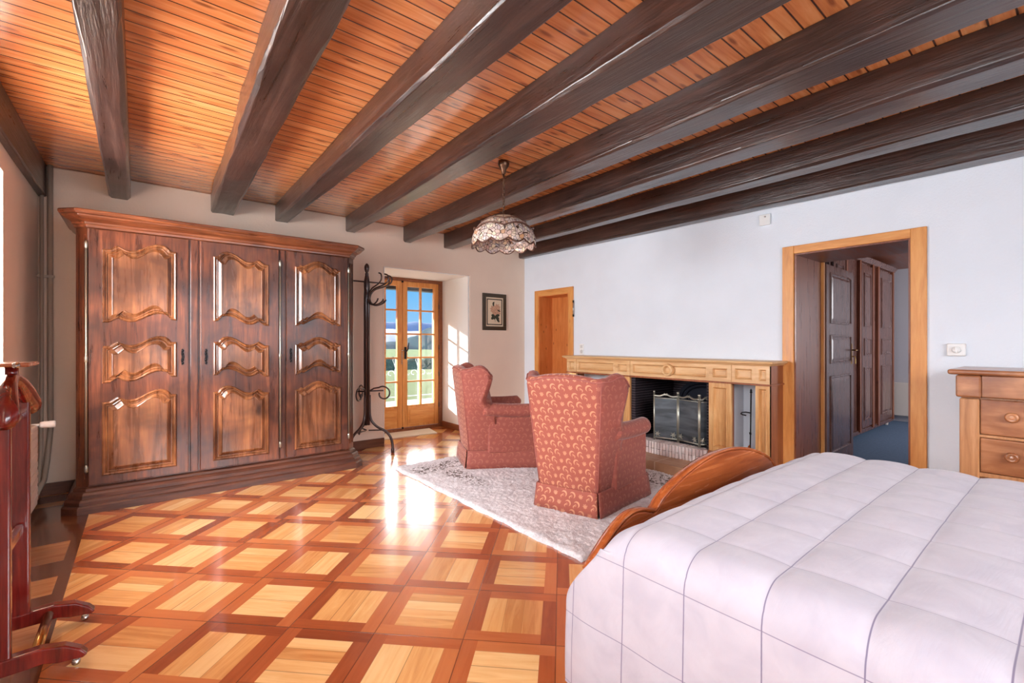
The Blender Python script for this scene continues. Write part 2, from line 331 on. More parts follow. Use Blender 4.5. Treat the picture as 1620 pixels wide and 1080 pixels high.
# ------------------------------------------------------------------ mesh builder
class MB:
    def __init__(s): s.v = []; s.f = []; s.uv = None; s.sm = []
    def add(s, vs, fs, smooth=False, M4=None):
        o = len(s.v)
        s.v += [tuple(M4 @ Vector(p)) if M4 else tuple(p) for p in vs]
        s.f += [tuple(o+i for i in f) for f in fs]; s.sm += [smooth]*len(fs)
        return s
    def box(s, x0, x1, y0, y1, z0, z1, M4=None):
        vs = [(x, y, z) for z in (z0, z1) for y in (y0, y1) for x in (x0, x1)]
        return s.add(vs, [(0, 2, 3, 1), (4, 5, 7, 6), (0, 1, 5, 4), (2, 6, 7, 3), (0, 4, 6, 2), (1, 3, 7, 5)], False, M4)
    def prism(s, pts, a, b, axis='Y', M4=None, smooth=False):
        # pts 2D outline, extruded from a to b along axis. axis Y: pts=(x,z); axis Z: pts=(x,y); axis X: pts=(y,z)
        def P(p, t): return {'Y': (p[0], t, p[1]), 'Z': (p[0], p[1], t), 'X': (t, p[0], p[1])}[axis]
        n = len(pts); vs = [P(p, a) for p in pts]+[P(p, b) for p in pts]
        s.add(vs, [tuple(range(n))[::-1], tuple(range(n, 2*n))], False, M4)
        o = len(s.v)-2*n
        s.f += [(o+i, o+(i+1) % n, o+n+(i+1) % n, o+n+i) for i in range(n)]; s.sm += [smooth]*n
        return s
    def tube(s, path, r, n=8, M4=None, close=False, flat=1.0):
        P = [Vector(p) for p in path]; rs = r if isinstance(r, (list, tuple)) else [r]*len(P)
        vs = []; fs = []; up = Vector((0.13, 0.21, 0.97)).normalized(); prev = None
        for i, p in enumerate(P):
            if close: t = P[(i+1) % len(P)]-P[i-1]
            else: t = P[min(i+1, len(P)-1)]-P[max(i-1, 0)]
            t.normalize()
            if prev is None:
                a = t.cross(up)
                if a.length < 0.05: a = t.cross(Vector((1, 0, 0)))
            else: a = prev-t*prev.dot(t)
            a.normalize(); prev = a; b = t.cross(a)
            for j in range(n):
                q = 2*PI*j/n; vs.append(p+(a*math.cos(q)+b*math.sin(q)*flat)*rs[i])
        m = len(P)
        for i in range(m if close else m-1):
            k = (i+1) % m
            for j in range(n): fs.append((i*n+j, i*n+(j+1) % n, k*n+(j+1) % n, k*n+j))
        if not close: fs += [tuple(range(n))[::-1], tuple((m-1)*n+j for j in range(n))]
        return s.add(vs, fs, True, M4)
    def lathe(s, prof, n=20, M4=None, axis='Z', loc=(0, 0, 0)):
        vs = []; fs = []
        for r, z in prof:
            for j in range(n):
                a = 2*PI*j/n; x, y = r*math.cos(a), r*math.sin(a)
                p = {'Z': (x, y, z), 'X': (z, x, y), 'Y': (x, z, y)}[axis]
                vs.append((p[0]+loc[0], p[1]+loc[1], p[2]+loc[2]))
        m = len(prof)
        for i in range(m-1):
            for j in range(n): fs.append((i*n+j, i*n+(j+1) % n, (i+1)*n+(j+1) % n, (i+1)*n+j))
        fs += [tuple(range(n))[::-1], tuple((m-1)*n+j for j in range(n))]
        return s.add(vs, fs, True, M4)
    def grid(s, rows, smooth=True, closeu=False, closev=False, M4=None, uvs=None):
        nr = len(rows); nc = len(rows[0]); vs = [p for r in rows for p in r]; fs = []
        for i in range(nr if closev else nr-1):
            for j in range(nc if closeu else nc-1):
                k = (i+1) % nr; l = (j+1) % nc
                fs.append((i*nc+j, i*nc+l, k*nc+l, k*nc+j))
        if uvs is not None:
            if s.uv is None: s.uv = [(0, 0)]*len(s.v)
            s.uv += [q for r in uvs for q in r]
        return s.add(vs, fs, smooth, M4)
    def build(s, name, mat, parent=None, bevel=0.0, seg=2, label=None, subsurf=0, fixn=True, smooth=None):
        me = bpy.data.meshes.new(name); me.from_pydata(s.v, [], s.f)
        for p, q in zip(me.polygons, s.sm): p.use_smooth = q if smooth is None else smooth
        if s.uv is not None:
            L = me.uv_layers.new(name='UVMap'); uv = s.uv+[(0, 0)]*(len(s.v)-len(s.uv))
            for lp in me.loops: L.data[lp.index].uv = uv[lp.vertex_index]
        if fixn:
            bm = bmesh.new(); bm.from_mesh(me); bmesh.ops.recalc_face_normals(bm, faces=bm.faces); bm.to_mesh(me); bm.free()
        me.materials.append(M[mat] if isinstance(mat, str) else mat)
        o = bpy.data.objects.new(name, me); COL.objects.link(o)
        if parent: o.parent = parent
        if bevel:
            b = o.modifiers.new('bevel', 'BEVEL'); b.width = bevel; b.segments = seg; b.limit_method = 'ANGLE'; b.angle_limit = math.radians(40); b.harden_normals = False
        if subsurf:
            b = o.modifiers.new('smooth', 'SUBSURF'); b.levels = subsurf; b.render_levels = subsurf
        if label: o['label'] = label
        return o

def thing(name, label, cat, loc=(0, 0, 0), rz=0, group=None):
    o = bpy.data.objects.new(name, None); COL.objects.link(o); o.empty_display_size = 0.1
    o.location = loc; o.rotation_euler = (0, 0, rz); o['label'] = label; o['category'] = cat
    if group: o['group'] = group
    return o
def tag(o, label, cat, group=None, kind=None):
    o['label'] = label; o['category'] = cat
    if group: o['group'] = group
    if kind: o['kind'] = kind
    return o
def struct(o, label=None):
    o['kind'] = 'structure'
    if label: o['label'] = label
    return o
def root(name, label=None):
    o = bpy.data.objects.new(name, None); COL.objects.link(o); o['kind'] = 'structure'
    if label: o['label'] = label
    return o
T = Matrix.Translation
def R(a, ax='Z'): return Matrix.Rotation(a, 4, ax)
def box_uv(o, sc=1.0):
    me = o.data; L = me.uv_layers.get('UVMap') or me.uv_layers.new(name='UVMap')
    for p in me.polygons:
        n = p.normal; ax = max(range(3), key=lambda i: abs(n[i]))
        for li in p.loop_indices:
            c = me.vertices[me.loops[li].vertex_index].co
            L.data[li].uv = ((c.y, c.z), (c.x, c.z), (c.x, c.y))[ax]

# ------------------------------------------------------------------ room dimensions
XL, XR, YB, YR, ZC = -0.65, 4.545, 5.33, -1.55, 2.70
struct(MB().box(XL-0.4, XR+0.02, YR-0.4, YB+0.75, -0.1, 0).build('floor', 'parquet'), 'glossy diagonal panel parquet floor of light squares in darker strips')
struct(MB().box(XL-0.4, XR+0.63, YR-0.4, YB+0.75, ZC, ZC+0.12).build('ceiling', 'ceiling'), 'orange varnished pine board ceiling between dark beams')
# left wall with two window openings
m = MB(); WX = XL-0.45
for a, b in ((YR-0.4, 0.1), (1.4, 3.0), (4.11, YB+0.02)): m.box(WX, XL, a, b, 0, ZC)
for a, b in ((0.1, 1.4), (3.0, 4.11)): m.box(WX, XL, a, b, 0, 0.93).box(WX, XL, a, b, 2.29, ZC)
struct(m.build('wall_left', 'wall_bounce_tint'), 'white plastered wall with a painted-in warm cast beside the dark wardrobe')
# back wall with the deep door recess
m = MB()
m.prism([(WX, 0), (2.30, 0), (2.30, 2.178), (3.545, 2.178), (3.545, 0), (XR+0.65, 0), (XR+0.65, ZC), (WX, ZC)], YB, YB+0.75, 'Y')
struct(m.build('wall_back', 'wall_bounce_tint', bevel=0.012), 'white back wall with a painted-in warm cast behind the wardrobe with a deep door recess')
m = MB()
m.box(3.52, 3.544, YB+0.006, 6.04, 0, 2.177).box(2.302, 3.52, YB+0.006, 6.04, 2.168, 2.177).box(2.302, 2.31, YB+0.006, 6.04, 0, 2.168)
struct(m.build('trim_1', 'white_plaster'), 'white plastered lining of the french door recess')
# right wall with two doorways and a firebox opening
m = MB(); XO = XR+0.63
m.box(XR, XO, 5.0, YB+0.02, 0, ZC).box(XR, XO, 4.40, 5.0, 1.93, ZC)
m.box(XR, XO, 3.12, 4.40, 0, ZC).box(XR, XO, 2.28, 3.12, 0.9, ZC).box(XR, XO, 2.28, 3.12, 0, 0.12)
m.box(XR, XO, 1.614, 2.28, 0, ZC).box(XR, XO, 0.816, 1.614, 2.045, ZC).box(XR, XO, YR-0.4, 0.816, 0, ZC)
struct(m.build('wall_right', 'wall_white'), 'white rough plastered wall above the wooden fireplace')
# chimney breast returns inside the surround
m = MB()
m.box(4.27, XR, 2.06, 2.258, 0.0, 1.03).box(4.27, XR, 3.19, 3.36, 0.0, 1.03).box(4.30, XR, 2.06, 3.36, 0.9, 1.03)
struct(m.build('trim_2', 'wall_white'), 'white plastered chimney cheeks behind the wooden surround')
# rear wall (behind the camera)
m = MB()
m.box(WX, 0.0, YR-0.4, YR, 0, ZC).box(3.4, XO, YR-0.4, YR, 0, ZC).box(0, 3.4, YR-0.4, YR, 0, 0.5).box(0, 3.4, YR-0.4, YR, 2.35, ZC)
struct(m.build('wall_rear', 'wall_white'))
# windows: frames and glass
glass = NT('clear_window_glass')
gl = glass.n('BsdfGlossy'); gl.inputs['Roughness'].default_value = 0.02
tr = glass.n('BsdfTransparent'); mx = glass.n('MixShader')
mx.inputs[0].default_value = 0.05
glass.l(tr.outputs[0], mx.inputs[1]); glass.l(gl.outputs[0], mx.inputs[2]); glass.l(mx.outputs[0], glass.out.inputs[0])
M['glass'] = glass.mat
def window(nm, axis, a0, a1, z0, z1, d, n=2):
    w = root(nm)
    fr = MB(); th = 0.05
    def bx(u0, u1, w0, w1):
        if axis == 'X': fr.box(d-0.03, d+0.03, u0, u1, w0, w1)
        else: fr.box(u0, u1, d-0.03, d+0.03, w0, w1)
    bx(a0, a0+th, z0, z1); bx(a1-th, a1, z0, z1); bx(a0, a1, z0, z0+th); bx(a0, a1, z1-th, z1)
    for i in range(1, n): c = a0+(a1-a0)*i/n; bx(c-0.03, c+0.03, z0, z1)
    bx(a0, a1, (z0+z1)/2-0.012, (z0+z1)/2+0.012)
    fr.build('window_frame', 'pine', w, 0.004)
    g = MB()
    if axis == 'X': g.box(d-0.004, d+0.004, a0+0.02, a1-0.02, z0+0.02, z1-0.02)
    else: g.box(a0+0.02, a1-0.02, d-0.004, d+0.004, z0+0.02, z1-0.02)
    g.build('pane', 'glass', w)
window('window_1', 'X', 3.0, 4.11, 0.93, 2.29, WX+0.2)
window('window_2', 'X', 0.1, 1.4, 0.93, 2.29, WX+0.2)
window('window_3', 'Y', 0.0, 3.4, 0.5, 2.35, YR-0.2, 4)
# baseboards
struct(MB().box(XL, -0.30, YB-0.018, YB, 0, 0.10).box(1.6, 2.30, YB-0.018, YB, 0, 0.10).box(3.545, XR, YB-0.018, YB, 0, 0.09).build('baseboard_back', 'baseboard', bevel=0.004))
struct(MB().box(3.503, 3.52, YB, 6.02, 0, 0.085).build('baseboard_right', 'baseboard_warm', bevel=0.003))
struct(MB().box(XL, XL+0.018, YR, YB-0.02, 0, 0.10).build('baseboard_left', 'baseboard_warm', bevel=0.003))

# ------------------------------------------------------------------ ceiling beams
BE = [  # far x0,x1 (at Y=YB), near x0,x1 (at Y=0.2), z far, z near, name, label
 (-0.65, -0.60, -0.65, -0.62, 2.44, 2.44, 'thin dark ceiling beam lying along the left wall top'),
 (-0.217, -0.068, -0.195, -0.045, 2.517, 2.52, 'straight dark ceiling beam nearest the left wall, above the wardrobe left door'),
 (0.531, 0.733, 0.36, 0.57, 2.52, 2.52, 'rough knotted dark ceiling beam ending above the wardrobe centre door'),
 (1.10, 1.236, 1.035, 1.275, 2.527, 2.52, 'dark ceiling beam ending above the right wardrobe door'),
 (1.838, 1.956, 1.62, 1.895, 2.53, 2.52, 'dark ceiling beam ending over the french doors, in front of the lamp canopy'),
 (2.553, 2.674, 2.36, 2.60, 2.51, 2.515, 'dark ceiling beam just beyond the hanging lamp'),
 (3.133, 3.29, 3.02, 3.25, 2.507, 2.51, 'third dark ceiling beam from the fireplace wall'),
 (3.836, 3.948, 3.72, 3.93, 2.535, 2.52, 'second dark ceiling beam from the fireplace wall'),
 (4.43, 4.54, 4.36, 4.54, 2.52, 2.475, 'dark ceiling beam lying against the top of the fireplace wall')]
def lerp(a, b, t): return a+(b-a)*t
for bi, (fx0, fx1, nx0, nx1, zf, zn, lab) in enumerate(BE):
    m = MB(); rows = []; rr = random.Random(bi*11+3)
    N = 70; y0, y1 = YR+0.002, YB-0.001
    ph = [rr.uniform(0, 6.28) for _ in range(8)]
    for i in range(N+1):
        y = lerp(y1, y0, i/N); t = (y1-y)/(YB-0.2)
        a, b, z = lerp(fx0, nx0, t), lerp(fx1, nx1, t), lerp(zf, zn, min(t, 1))
        wob = lambda k, A: A*(math.sin(y*3.1+ph[k])+0.6*math.sin(y*7.7+ph[k+1])+rr.uniform(-0.5, 0.5))
        A = 0.0022 if bi not in (2,) else 0.005
        ch = 0.014+wob(2, 0.003)
        if bi == 0:
            ring = [(a, y, ZC-0.002), (a, y, z+wob(1, A)), (b-0.008, y, z+wob(1, A)), (b, y, z+0.012), (b, y, ZC-0.002)]
        else:
            if bi == 8: b = min(b, XR-0.003)
            ring = [(a+wob(0, A), y, ZC-0.002), (a+wob(0, A), y, z+ch), (a+ch+wob(1, A), y, z+wob(3, A*0.7)), ((a+b)/2, y, z+wob(4, A*0.7)),
                    (b-ch*1.4+wob(5, A), y, z+wob(3, A*0.7)), (b+min(0, wob(6, A)), y, z+ch*1.5), (b, y, ZC-0.002)]
        rows.append(ring)
    m.grid(rows, smooth=False)
    n = len(rows[0]); o = 0
    m.f += [tuple(range(n)), tuple(N*n+j for j in range(n))[::-1]]; m.sm += [False, False]
    tag(m.build('ceiling_beam', 'beam', bevel=0.003, seg=1), lab, 'beam', 'dark timber ceiling beams')

# ------------------------------------------------------------------ french doors (door_1)
d1 = root('door_1', 'pair of honey pine french doors with small panes in the back recess')
YD = 6.05
m = MB(); m.box(2.31, 2.36, YD-0.03, YD+0.06, 0, 2.168).box(3.455, 3.52, YD-0.03, YD+0.06, 0, 2.168).box(2.36, 3.455, YD-0.03, YD+0.06, 2.12, 2.168).box(2.36, 3.455, YD-0.03, YD+0.08, 0, 0.045)
m.build('door_frame', 'baseboard_warm', d1, 0.004)
def leaf(x0, x1, gx0, gx1, flip):
    L = MB(); yf, yb = YD-0.02, YD+0.03
    L.box(x0, gx0, yf, yb, 0.05, 2.12).box(gx1, x1, yf, yb, 0.05, 2.12).box(gx0, gx1, yf, yb, 2.05, 2.12).box(gx0, gx1, yf, yb, 0.05, 0.36)
    lf = L.build('door_leaf', 'pine', d1, 0.004)
    r = MB(); r.box(gx0+0.005, gx1-0.005, yf-0.006, yf, 0.085, 0.325).box(gx0+0.03, gx1-0.03, yf-0.012, yf-0.006, 0.215, 0.30).box(gx0+0.03, gx1-0.03, yf-0.012, yf-0.006, 0.105, 0.20)
    r.build('bottom_panel', 'pine_x', lf, 0.003)
    g = MB(); xm = (gx0+gx1)/2
    g.box(xm-0.012, xm+0.012, yf+0.005, yb, 0.36, 2.05)
    for i in range(1, 5):
        z = 0.36+(2.05-0.36)*i/5; g.box(gx0, gx1, yf+0.007, yb, z-0.011, z+0.011)
    g.build('muntins', 'pine_x', lf, 0.003)
    g = MB(); g.box(gx0-0.01, gx1+0.01, YD+0.005, YD+0.011, 0.35, 2.055); g.build('pane', 'glass', lf)
    return lf
la = leaf(2.36, 2.875, 2.445, 2.80, 0)
lb = leaf(2.88, 3.455, 2.955, 3.385, 1)
h = MB(); h.box(2.905, 2.935, YD-0.035, YD-0.02, 1.02, 1.19).tube([(2.92, YD-0.035, 1.13), (2.92, YD-0.07, 1.13), (2.935, YD-0.075, 1.16), (2.95, YD-0.075, 1.25)], [0.009, 0.009, 0.009, 0.006], 8)
h.build('handle', 'iron', lb, 0.004, label='dark iron lever handle')
h = MB(); h.tube([(2.862, YD-0.03, 0.95), (2.862, YD-0.032, 1.14)], 0.005, 6)
for i in range(7): h.lathe([(0.001, -0.012), (0.009, -0.006), (0.011, 0), (0.009, 0.006), (0.001, 0.012)], 8, loc=(2.862, YD-0.034, 0.955+i*0.031))
h.tube([(2.862, YD-0.03, 1.14), (2.90, YD-0.035, 1.14)], 0.008, 6)
h.build('bolt', 'steel', la, label='chrome twisted bolt')
h = MB(); h.box(2.862, 2.89, YD-0.03, YD-0.018, 2.10, 2.13).box(2.865, 2.89, YD-0.03, YD-0.018, 0.03, 0.06); h.build('catch', 'iron', la)
h = MB()
for z in (0.30, 0.75, 1.15, 1.75): h.lathe([(0.008, 0), (0.008, 0.07)], 8, loc=(3.457, YD-0.032, z))
h.build('hinge', 'iron_brown', lb)

# ------------------------------------------------------------------ outside
terrace = plain('pale_terrace_stone', srgb(196, 190, 184), 0.8, bump=0.3, bscale=30, var=0.1)
lawn = plain('mown_lawn_grass', srgb(72, 86, 8), 0.9, bump=0.5, bscale=120, var=0.22)
struct(MB().box(-6, 14, 6.1, 9.4, -0.12, -0.02).build('trim_3', terrace), 'pale stone terrace outside the french doors')
def terrain(name, x0, x1, y0, y1, nx, ny, zf, mat):
    m = MB(); rows = []
    for j in range(ny+1):
        y = lerp(y0, y1, j/ny); rows.append([(lerp(x0, x1, i/nx), y, zf(lerp(x0, x1, i/nx), y)) for i in range(nx+1)])
    return m.grid(rows).build(name, mat, fixn=False)
tag(terrain('lawn', -30, 60, 9.3, 24, 30, 20, lambda x, y: -0.16+0.03*math.sin(x*0.7)*math.sin(y*0.6)-0.02*max(0, y-17), lawn), 'green lawn beyond the terrace railing', 'lawn')
rr = random.Random(5)
def leafy(name, c1, c2, sc):
    k = NT(name); v = k.coord(); n = k.noise(v, sc, 5, 0.7)
    k.bump(n, 1.0, 0.3)
    return k.fin(k.mix(k.mr(n, 0.35, 0.65, 0, 1), c1, c2), 0.9, 0.1)
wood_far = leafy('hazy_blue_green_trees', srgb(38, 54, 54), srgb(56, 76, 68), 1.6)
def clump(name, cx, cy, z0, rx, ry, rz, mat, seed, n=20):
    r2 = random.Random(seed); m = MB(); rows = []; ph = [r2.uniform(0, 6) for _ in range(6)]
    for i in range(n+1):
        th = PI*i/n*0.5+0.001; row = []
        for j in range(2*n):
            a = PI*j/n
            d = 1+0.12*math.sin(5*a+ph[0])*math.sin(4*th+ph[1])+0.08*math.sin(11*a+ph[2]+3*th)+r2.uniform(-0.05, 0.05)
            row.append((cx+rx*d*math.sin(th)*math.cos(a), cy+ry*d*math.sin(th)*math.sin(a), z0+rz*d*math.cos(th)))
        rows.append(row)
    return m.grid(rows, closeu=True).build(name, mat, fixn=True)
# row of trees below the lawn edge
trees_lab = ['hazy tree below the lawn seen through the left door leaf', 'hazy tree below the lawn seen through the right door leaf']
tl = MB()
for i in range(46):
    x = -4+i*0.62+rr.uniform(-0.2, 0.2)
    r2 = random.Random(i)
    y = 26+rr.uniform(-0.8, 0.8); zt = 0.30+rr.uniform(-0.12, 0.10); rows = []
    for a_ in range(11):
        th = PI*a_/10*0.5+0.001
        rows.append([(x+0.75*math.sin(th)*math.cos(PI*j/8)*(1+r2.uniform(-.12, .12)), y+0.6*math.sin(th)*math.sin(PI*j/8), -4+(zt+4)*max(0, math.cos(th))**0.2*(1+r2.uniform(-.012, .012))) for j in range(16)])
    tl.grid(rows, closeu=True)
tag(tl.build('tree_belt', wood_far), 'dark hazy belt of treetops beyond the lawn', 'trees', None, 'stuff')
green_hill = plain('meadow_hillside_green', srgb(76, 98, 34), 0.9, var=0.15, bscale=2)
tag(terrain('meadow_hill', -40, 120, 60, 110, 40, 12, lambda x, y: -3.2+(y-60)*0.060+0.5*math.sin(x*0.05+1), green_hill), 'light green sunlit meadow slope behind the tree belt', 'hill')
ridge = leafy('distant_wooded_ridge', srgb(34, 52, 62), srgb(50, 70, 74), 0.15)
def ridge_z(x, y):
    t = (y-118)/40; s = max(0, min(1, t))
    b = math.sin(min(1, s)*PI)
    top = 1.0+max(0, (x-62))*0.30-0.00*x+0.7*math.sin(x*0.35)+0.5*math.sin(x*0.9+2)
    return -4+(top+4.0)*b
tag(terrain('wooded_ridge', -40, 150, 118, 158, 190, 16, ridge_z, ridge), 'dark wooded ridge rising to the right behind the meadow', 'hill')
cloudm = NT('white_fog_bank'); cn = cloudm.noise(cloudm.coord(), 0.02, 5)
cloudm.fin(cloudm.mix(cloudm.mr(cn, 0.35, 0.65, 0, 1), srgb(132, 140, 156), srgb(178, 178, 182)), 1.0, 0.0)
tag(terrain('fog_bank', -300, 900, 600, 760, 120, 24, lambda x, y: -10+max(0.0, math.sin(PI*(y-600)/160))*(33+5*math.sin(x*0.013)+3*math.sin(x*0.041+1)+1.5*math.sin(x*0.11)), cloudm.mat), 'white fog bank lying in the valley below the blue mountain', 'cloud')
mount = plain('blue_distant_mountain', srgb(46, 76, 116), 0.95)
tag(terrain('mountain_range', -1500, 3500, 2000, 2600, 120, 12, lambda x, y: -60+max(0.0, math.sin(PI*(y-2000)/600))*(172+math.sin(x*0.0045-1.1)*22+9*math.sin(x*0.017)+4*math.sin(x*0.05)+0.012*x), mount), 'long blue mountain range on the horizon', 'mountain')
# exterior shutter folded back beside the right leaf, roller shutter head
m = MB(); m.box(3.565, 3.60, 6.10, 6.42, 0.02, 2.0); 
tag(m.build('folded_shutter', plain('pale_grey_shutter', srgb(206, 196, 180), 0.6), bevel=0.004), 'pale shutter folded back outside the right french door', 'shutter')
m = MB(); m.box(2.25, 3.6, 6.16, 6.30, 2.015, 2.25)
tag(m.build('shutter_box', plain('dark_roller_box', srgb(60, 66, 74), 0.6), bevel=0.004), 'dark roller shutter edge above the french door panes', 'shutter')
# unseen wall added to keep the sun out of the left windows
struct(MB().box(-9, -1.6, 5.6, 6.0, -0.1, 5).build('wall_sun_blocker', 'wall_bounce_tint'))
struct(MB().box(-1.1, 2.20, 6.08, 6.45, -0.1, 3.2).box(3.62, 5.6, 6.08, 6.45, -0.1, 3.2).box(2.2, 3.62, 6.1, 6.45, 2.3, 3.2).build('wall_outer', 'wall_white'))
struct(MB().box(-1.0, 6.5, 6.46, 8.35, 2.41, 2.55).build('trim_4', 'white_plaster'), 'balcony slab above the terrace')
# railing
rl = thing('terrace_railing', 'pale wrought iron railing with scrolls at the terrace edge', 'railing', (3.5, 9.0, 0))
X0, X1 = -3.0, 5.0; m = MB()
m.tube([(X0, 0, 0.93), (X1, 0, 0.93)], 0.016, 6).tube([(X0, 0, 0.12), (X1, 0, 0.12)], 0.012, 6)
irn = plain('weathered_pale_iron', srgb(176, 184, 182), 0.5, 0.1); M['rail_iron'] = irn
m.build('rails', 'rail_iron', rl)
k_ = 0; x = X0
scr = MB()
while x < X1:
    MB().tube([(x, 0, 0.02), (x, 0, 0.93)], 0.013, 6).build('baluster', 'rail_iron', rl)
    scr = MB()
    for sgn in (-1, 1):
        path = []
        for i in range(19):
            a = i/18*PI*1.6; rr_ = 0.085*(1-i/26)
            path.append((x+sgn*(0.02+0.09-rr_*math.cos(a)), 0, 0.60+rr_*math.sin(a)))
        scr.tube(path, 0.010, 5)
        scr.tube([(x+sgn*0.005, 0, 0.70), (x+sgn*0.03, 0, 0.80), (x+sgn*0.06, 0, 0.88), (x+sgn*0.05, 0, 0.92)], 0.006, 5)
        scr.tube([(x+sgn*0.20, 0, 0.60), (x+sgn*0.23, 0, 0.56), (x+sgn*0.26, 0, 0.60)], 0.006, 5)
    scr.build('scrollwork', 'rail_iron', rl)
    x += 0.52

# ------------------------------------------------------------------ wardrobe
wr = thing('wardrobe', 'large dark walnut three-door wardrobe with curved raised panels against the back wall', 'wardrobe', (0.65, 5.0, 0))
W0 = Vector((0.65, 5.0, 0)); MW = T(-W0)
YF = 4.62
def cant(x0, x1, yf, yb, c): return [(x0, yb), (x0, yf+c), (x0+c, yf), (x1-c, yf), (x1, yf+c), (x1, yb)]
m = MB(); m.prism(cant(-0.375, 1.695, YF, 5.30, 0.07), 0.18, 2.12, 'Z', MW)
m.build('carcass', 'walnut', wr, 0.004)
def stacked(prof, c, x0, x1, yf, yb):
    m = MB(); rows = []
    for off, z in prof:
        rows.append([(x, y, z) for x, y in cant(x0-off, x1+off, yf-off, yb, c+off*0.3)])
    m.grid(rows, smooth=False, M4=MW); n = 6; k = len(prof)
    m.f += [tuple(range(n)), tuple((k-1)*n+j for j in range(n))[::-1]]; m.sm += [False]*2
    # back closing faces
    return m
bp = [(0.075, 0), (0.075, 0.05), (0.068, 0.06), (0.060, 0.062), (0.060, 0.085), (0.052, 0.10), (0.040, 0.105), (0.040, 0.13), (0.03, 0.145), (0.014, 0.152), (0.014, 0.168), (0.0, 0.18)]
m = stacked(bp, 0.07, -0.375, 1.695, YF, 5.30)
m.f += [(i*6+5, i*6, (i+1)*6, (i+1)*6+5) for i in range(len(bp)-1)]; m.sm += [False]*(len(bp)-1)
m.build('plinth', 'walnut_dark', wr, 0.002)
cp = [(0.0, 2.10), (0.010, 2.105), (0.012, 2.122), (0.020, 2.128), (0.024, 2.142), (0.036, 2.150), (0.054, 2.160), (0.070, 2.176), (0.074, 2.186), (0.084, 2.190), (0.092, 2.202), (0.092, 2.214), (0.086, 2.222), (0.07, 2.225)]
m = stacked(cp, 0.07, -0.375, 1.695, YF, 5.30)
m.f += [(i*6+5, i*6, (i+1)*6, (i+1)*6+5) for i in range(len(cp)-1)]; m.sm += [False]*(len(cp)-1)
m.build('cornice', 'walnut_x', wr, 0.002)
# narrow recessed corner strips
for sx, ex in ((-0.375, -0.305), (1.625, 1.695)):
    m = MB()
    dx, dy = (0.05, -0.05) if sx < 0 else (-0.05, -0.05)
    b0 = Vector((-0.372, YF+0.066, 0)) if sx < 0 else Vector((1.692, YF+0.066, 0))
    e0 = b0+Vector((0.064 if sx < 0 else -0.064, -0.064, 0)); nrm = Vector((-0.7 if sx < 0 else 0.7, -0.7, 0))
    for f0, f1, w in ((0.18, 0.28, 0), (0.72, 0.82, 0)):
        a, b = b0.lerp(e0, f0), b0.lerp(e0, f1)
        ring = [a, b, b+nrm*0.006, a+nrm*0.006]
        m.prism([(p.x, p.y) for p in ring], 0.24, 2.05, 'Z', MW)
    m.build('corner_moulding', 'walnut', wr)
def S1(t):  # serpentine: low at the left third, high at the right third
    K = [(0, -0.040), (0.09, -0.037), (0.16, -0.014), (0.195, -0.004), (0.24, -0.016), (0.30, -0.028), (0.36, -0.032), (0.43, -0.027), (0.52, -0.006), (0.61, 0.020), (0.70, 0.036), (0.77, 0.039), (0.84, 0.032), (0.895, 0.012), (0.92, -0.008), (1, -0.010)]
    for (a, p), (b, q) in zip(K, K[1:]):
        if t <= b:
            u = (t-a)/(b-a); u = u
            return p+(q-p)*u
    return K[-1][1]
def S2(t): return S1(1-t)
def S3(t):
    u = abs(t-0.5)*2
    if u > 0.86: return -0.03
    if u > 0.76: return lerp(-0.012, -0.03, (u-0.76)/0.10)
    if u > 0.66: return lerp(-0.018, -0.012, (u-0.66)/0.10)
    return -0.020+0.060*math.cos(PI/2*u/0.66)**1.15
def raised(m, x0, x1, z0, z1, ft, fb, y, rings, n=56):
    # ft/fb: functions adding a wave to the top and the bottom edge
    rows = []
    for d, h in rings:
        ring = []
        for i in range(n+1):
            t = i/n; ring.append((lerp(x0+d, x1-d, t), y-h, z0+fb(t)+d))
        for i in range(1, 8):
            t = i/8; ring.append((x1-d, y-h, lerp(z0+fb(1)+d, z1+ft(1)-d, t)))
        for i in range(n+1):
            t = 1-i/n; ring.append((lerp(x0+d, x1-d, t), y-h, z1+ft(t)-d))
        for i in range(1, 8):
            t = i/8; ring.append((x0+d, y-h, lerp(z1+ft(0)-d, z0+fb(0)+d, t)))
        rows.append(ring)
    m.grid(rows, smooth=False, closeu=True, M4=MW)
    # flat field, filled as strips between bottom and top
    k = len(rows)-1; L = len(rows[0]); base = len(m.v)-L
    for i in range(n):
        m.f.append((base+i, base+i+1, base+n+8+(n-i-1), base+n+8+(n-i))); m.sm.append(False)
    rb = [base+n+j for j in range(9)]; lf = [base+2*n+8+j for j in range(8)]+[base]
    m.f.append(tuple(rb)); m.sm.append(False); m.f.append(tuple(lf)); m.sm.append(False)
RG = [(0.0, 0.0), (0.003, 0.008), (0.010, 0.013), (0.018, 0.010), (0.023, 0.004), (0.028, 0.007), (0.033, 0.001), (0.037, 0.001), (0.055, 0.014), (0.062, 0.017), (0.066, 0.013), (0.069, 0.013)]
Z0 = lambda t: 0.0
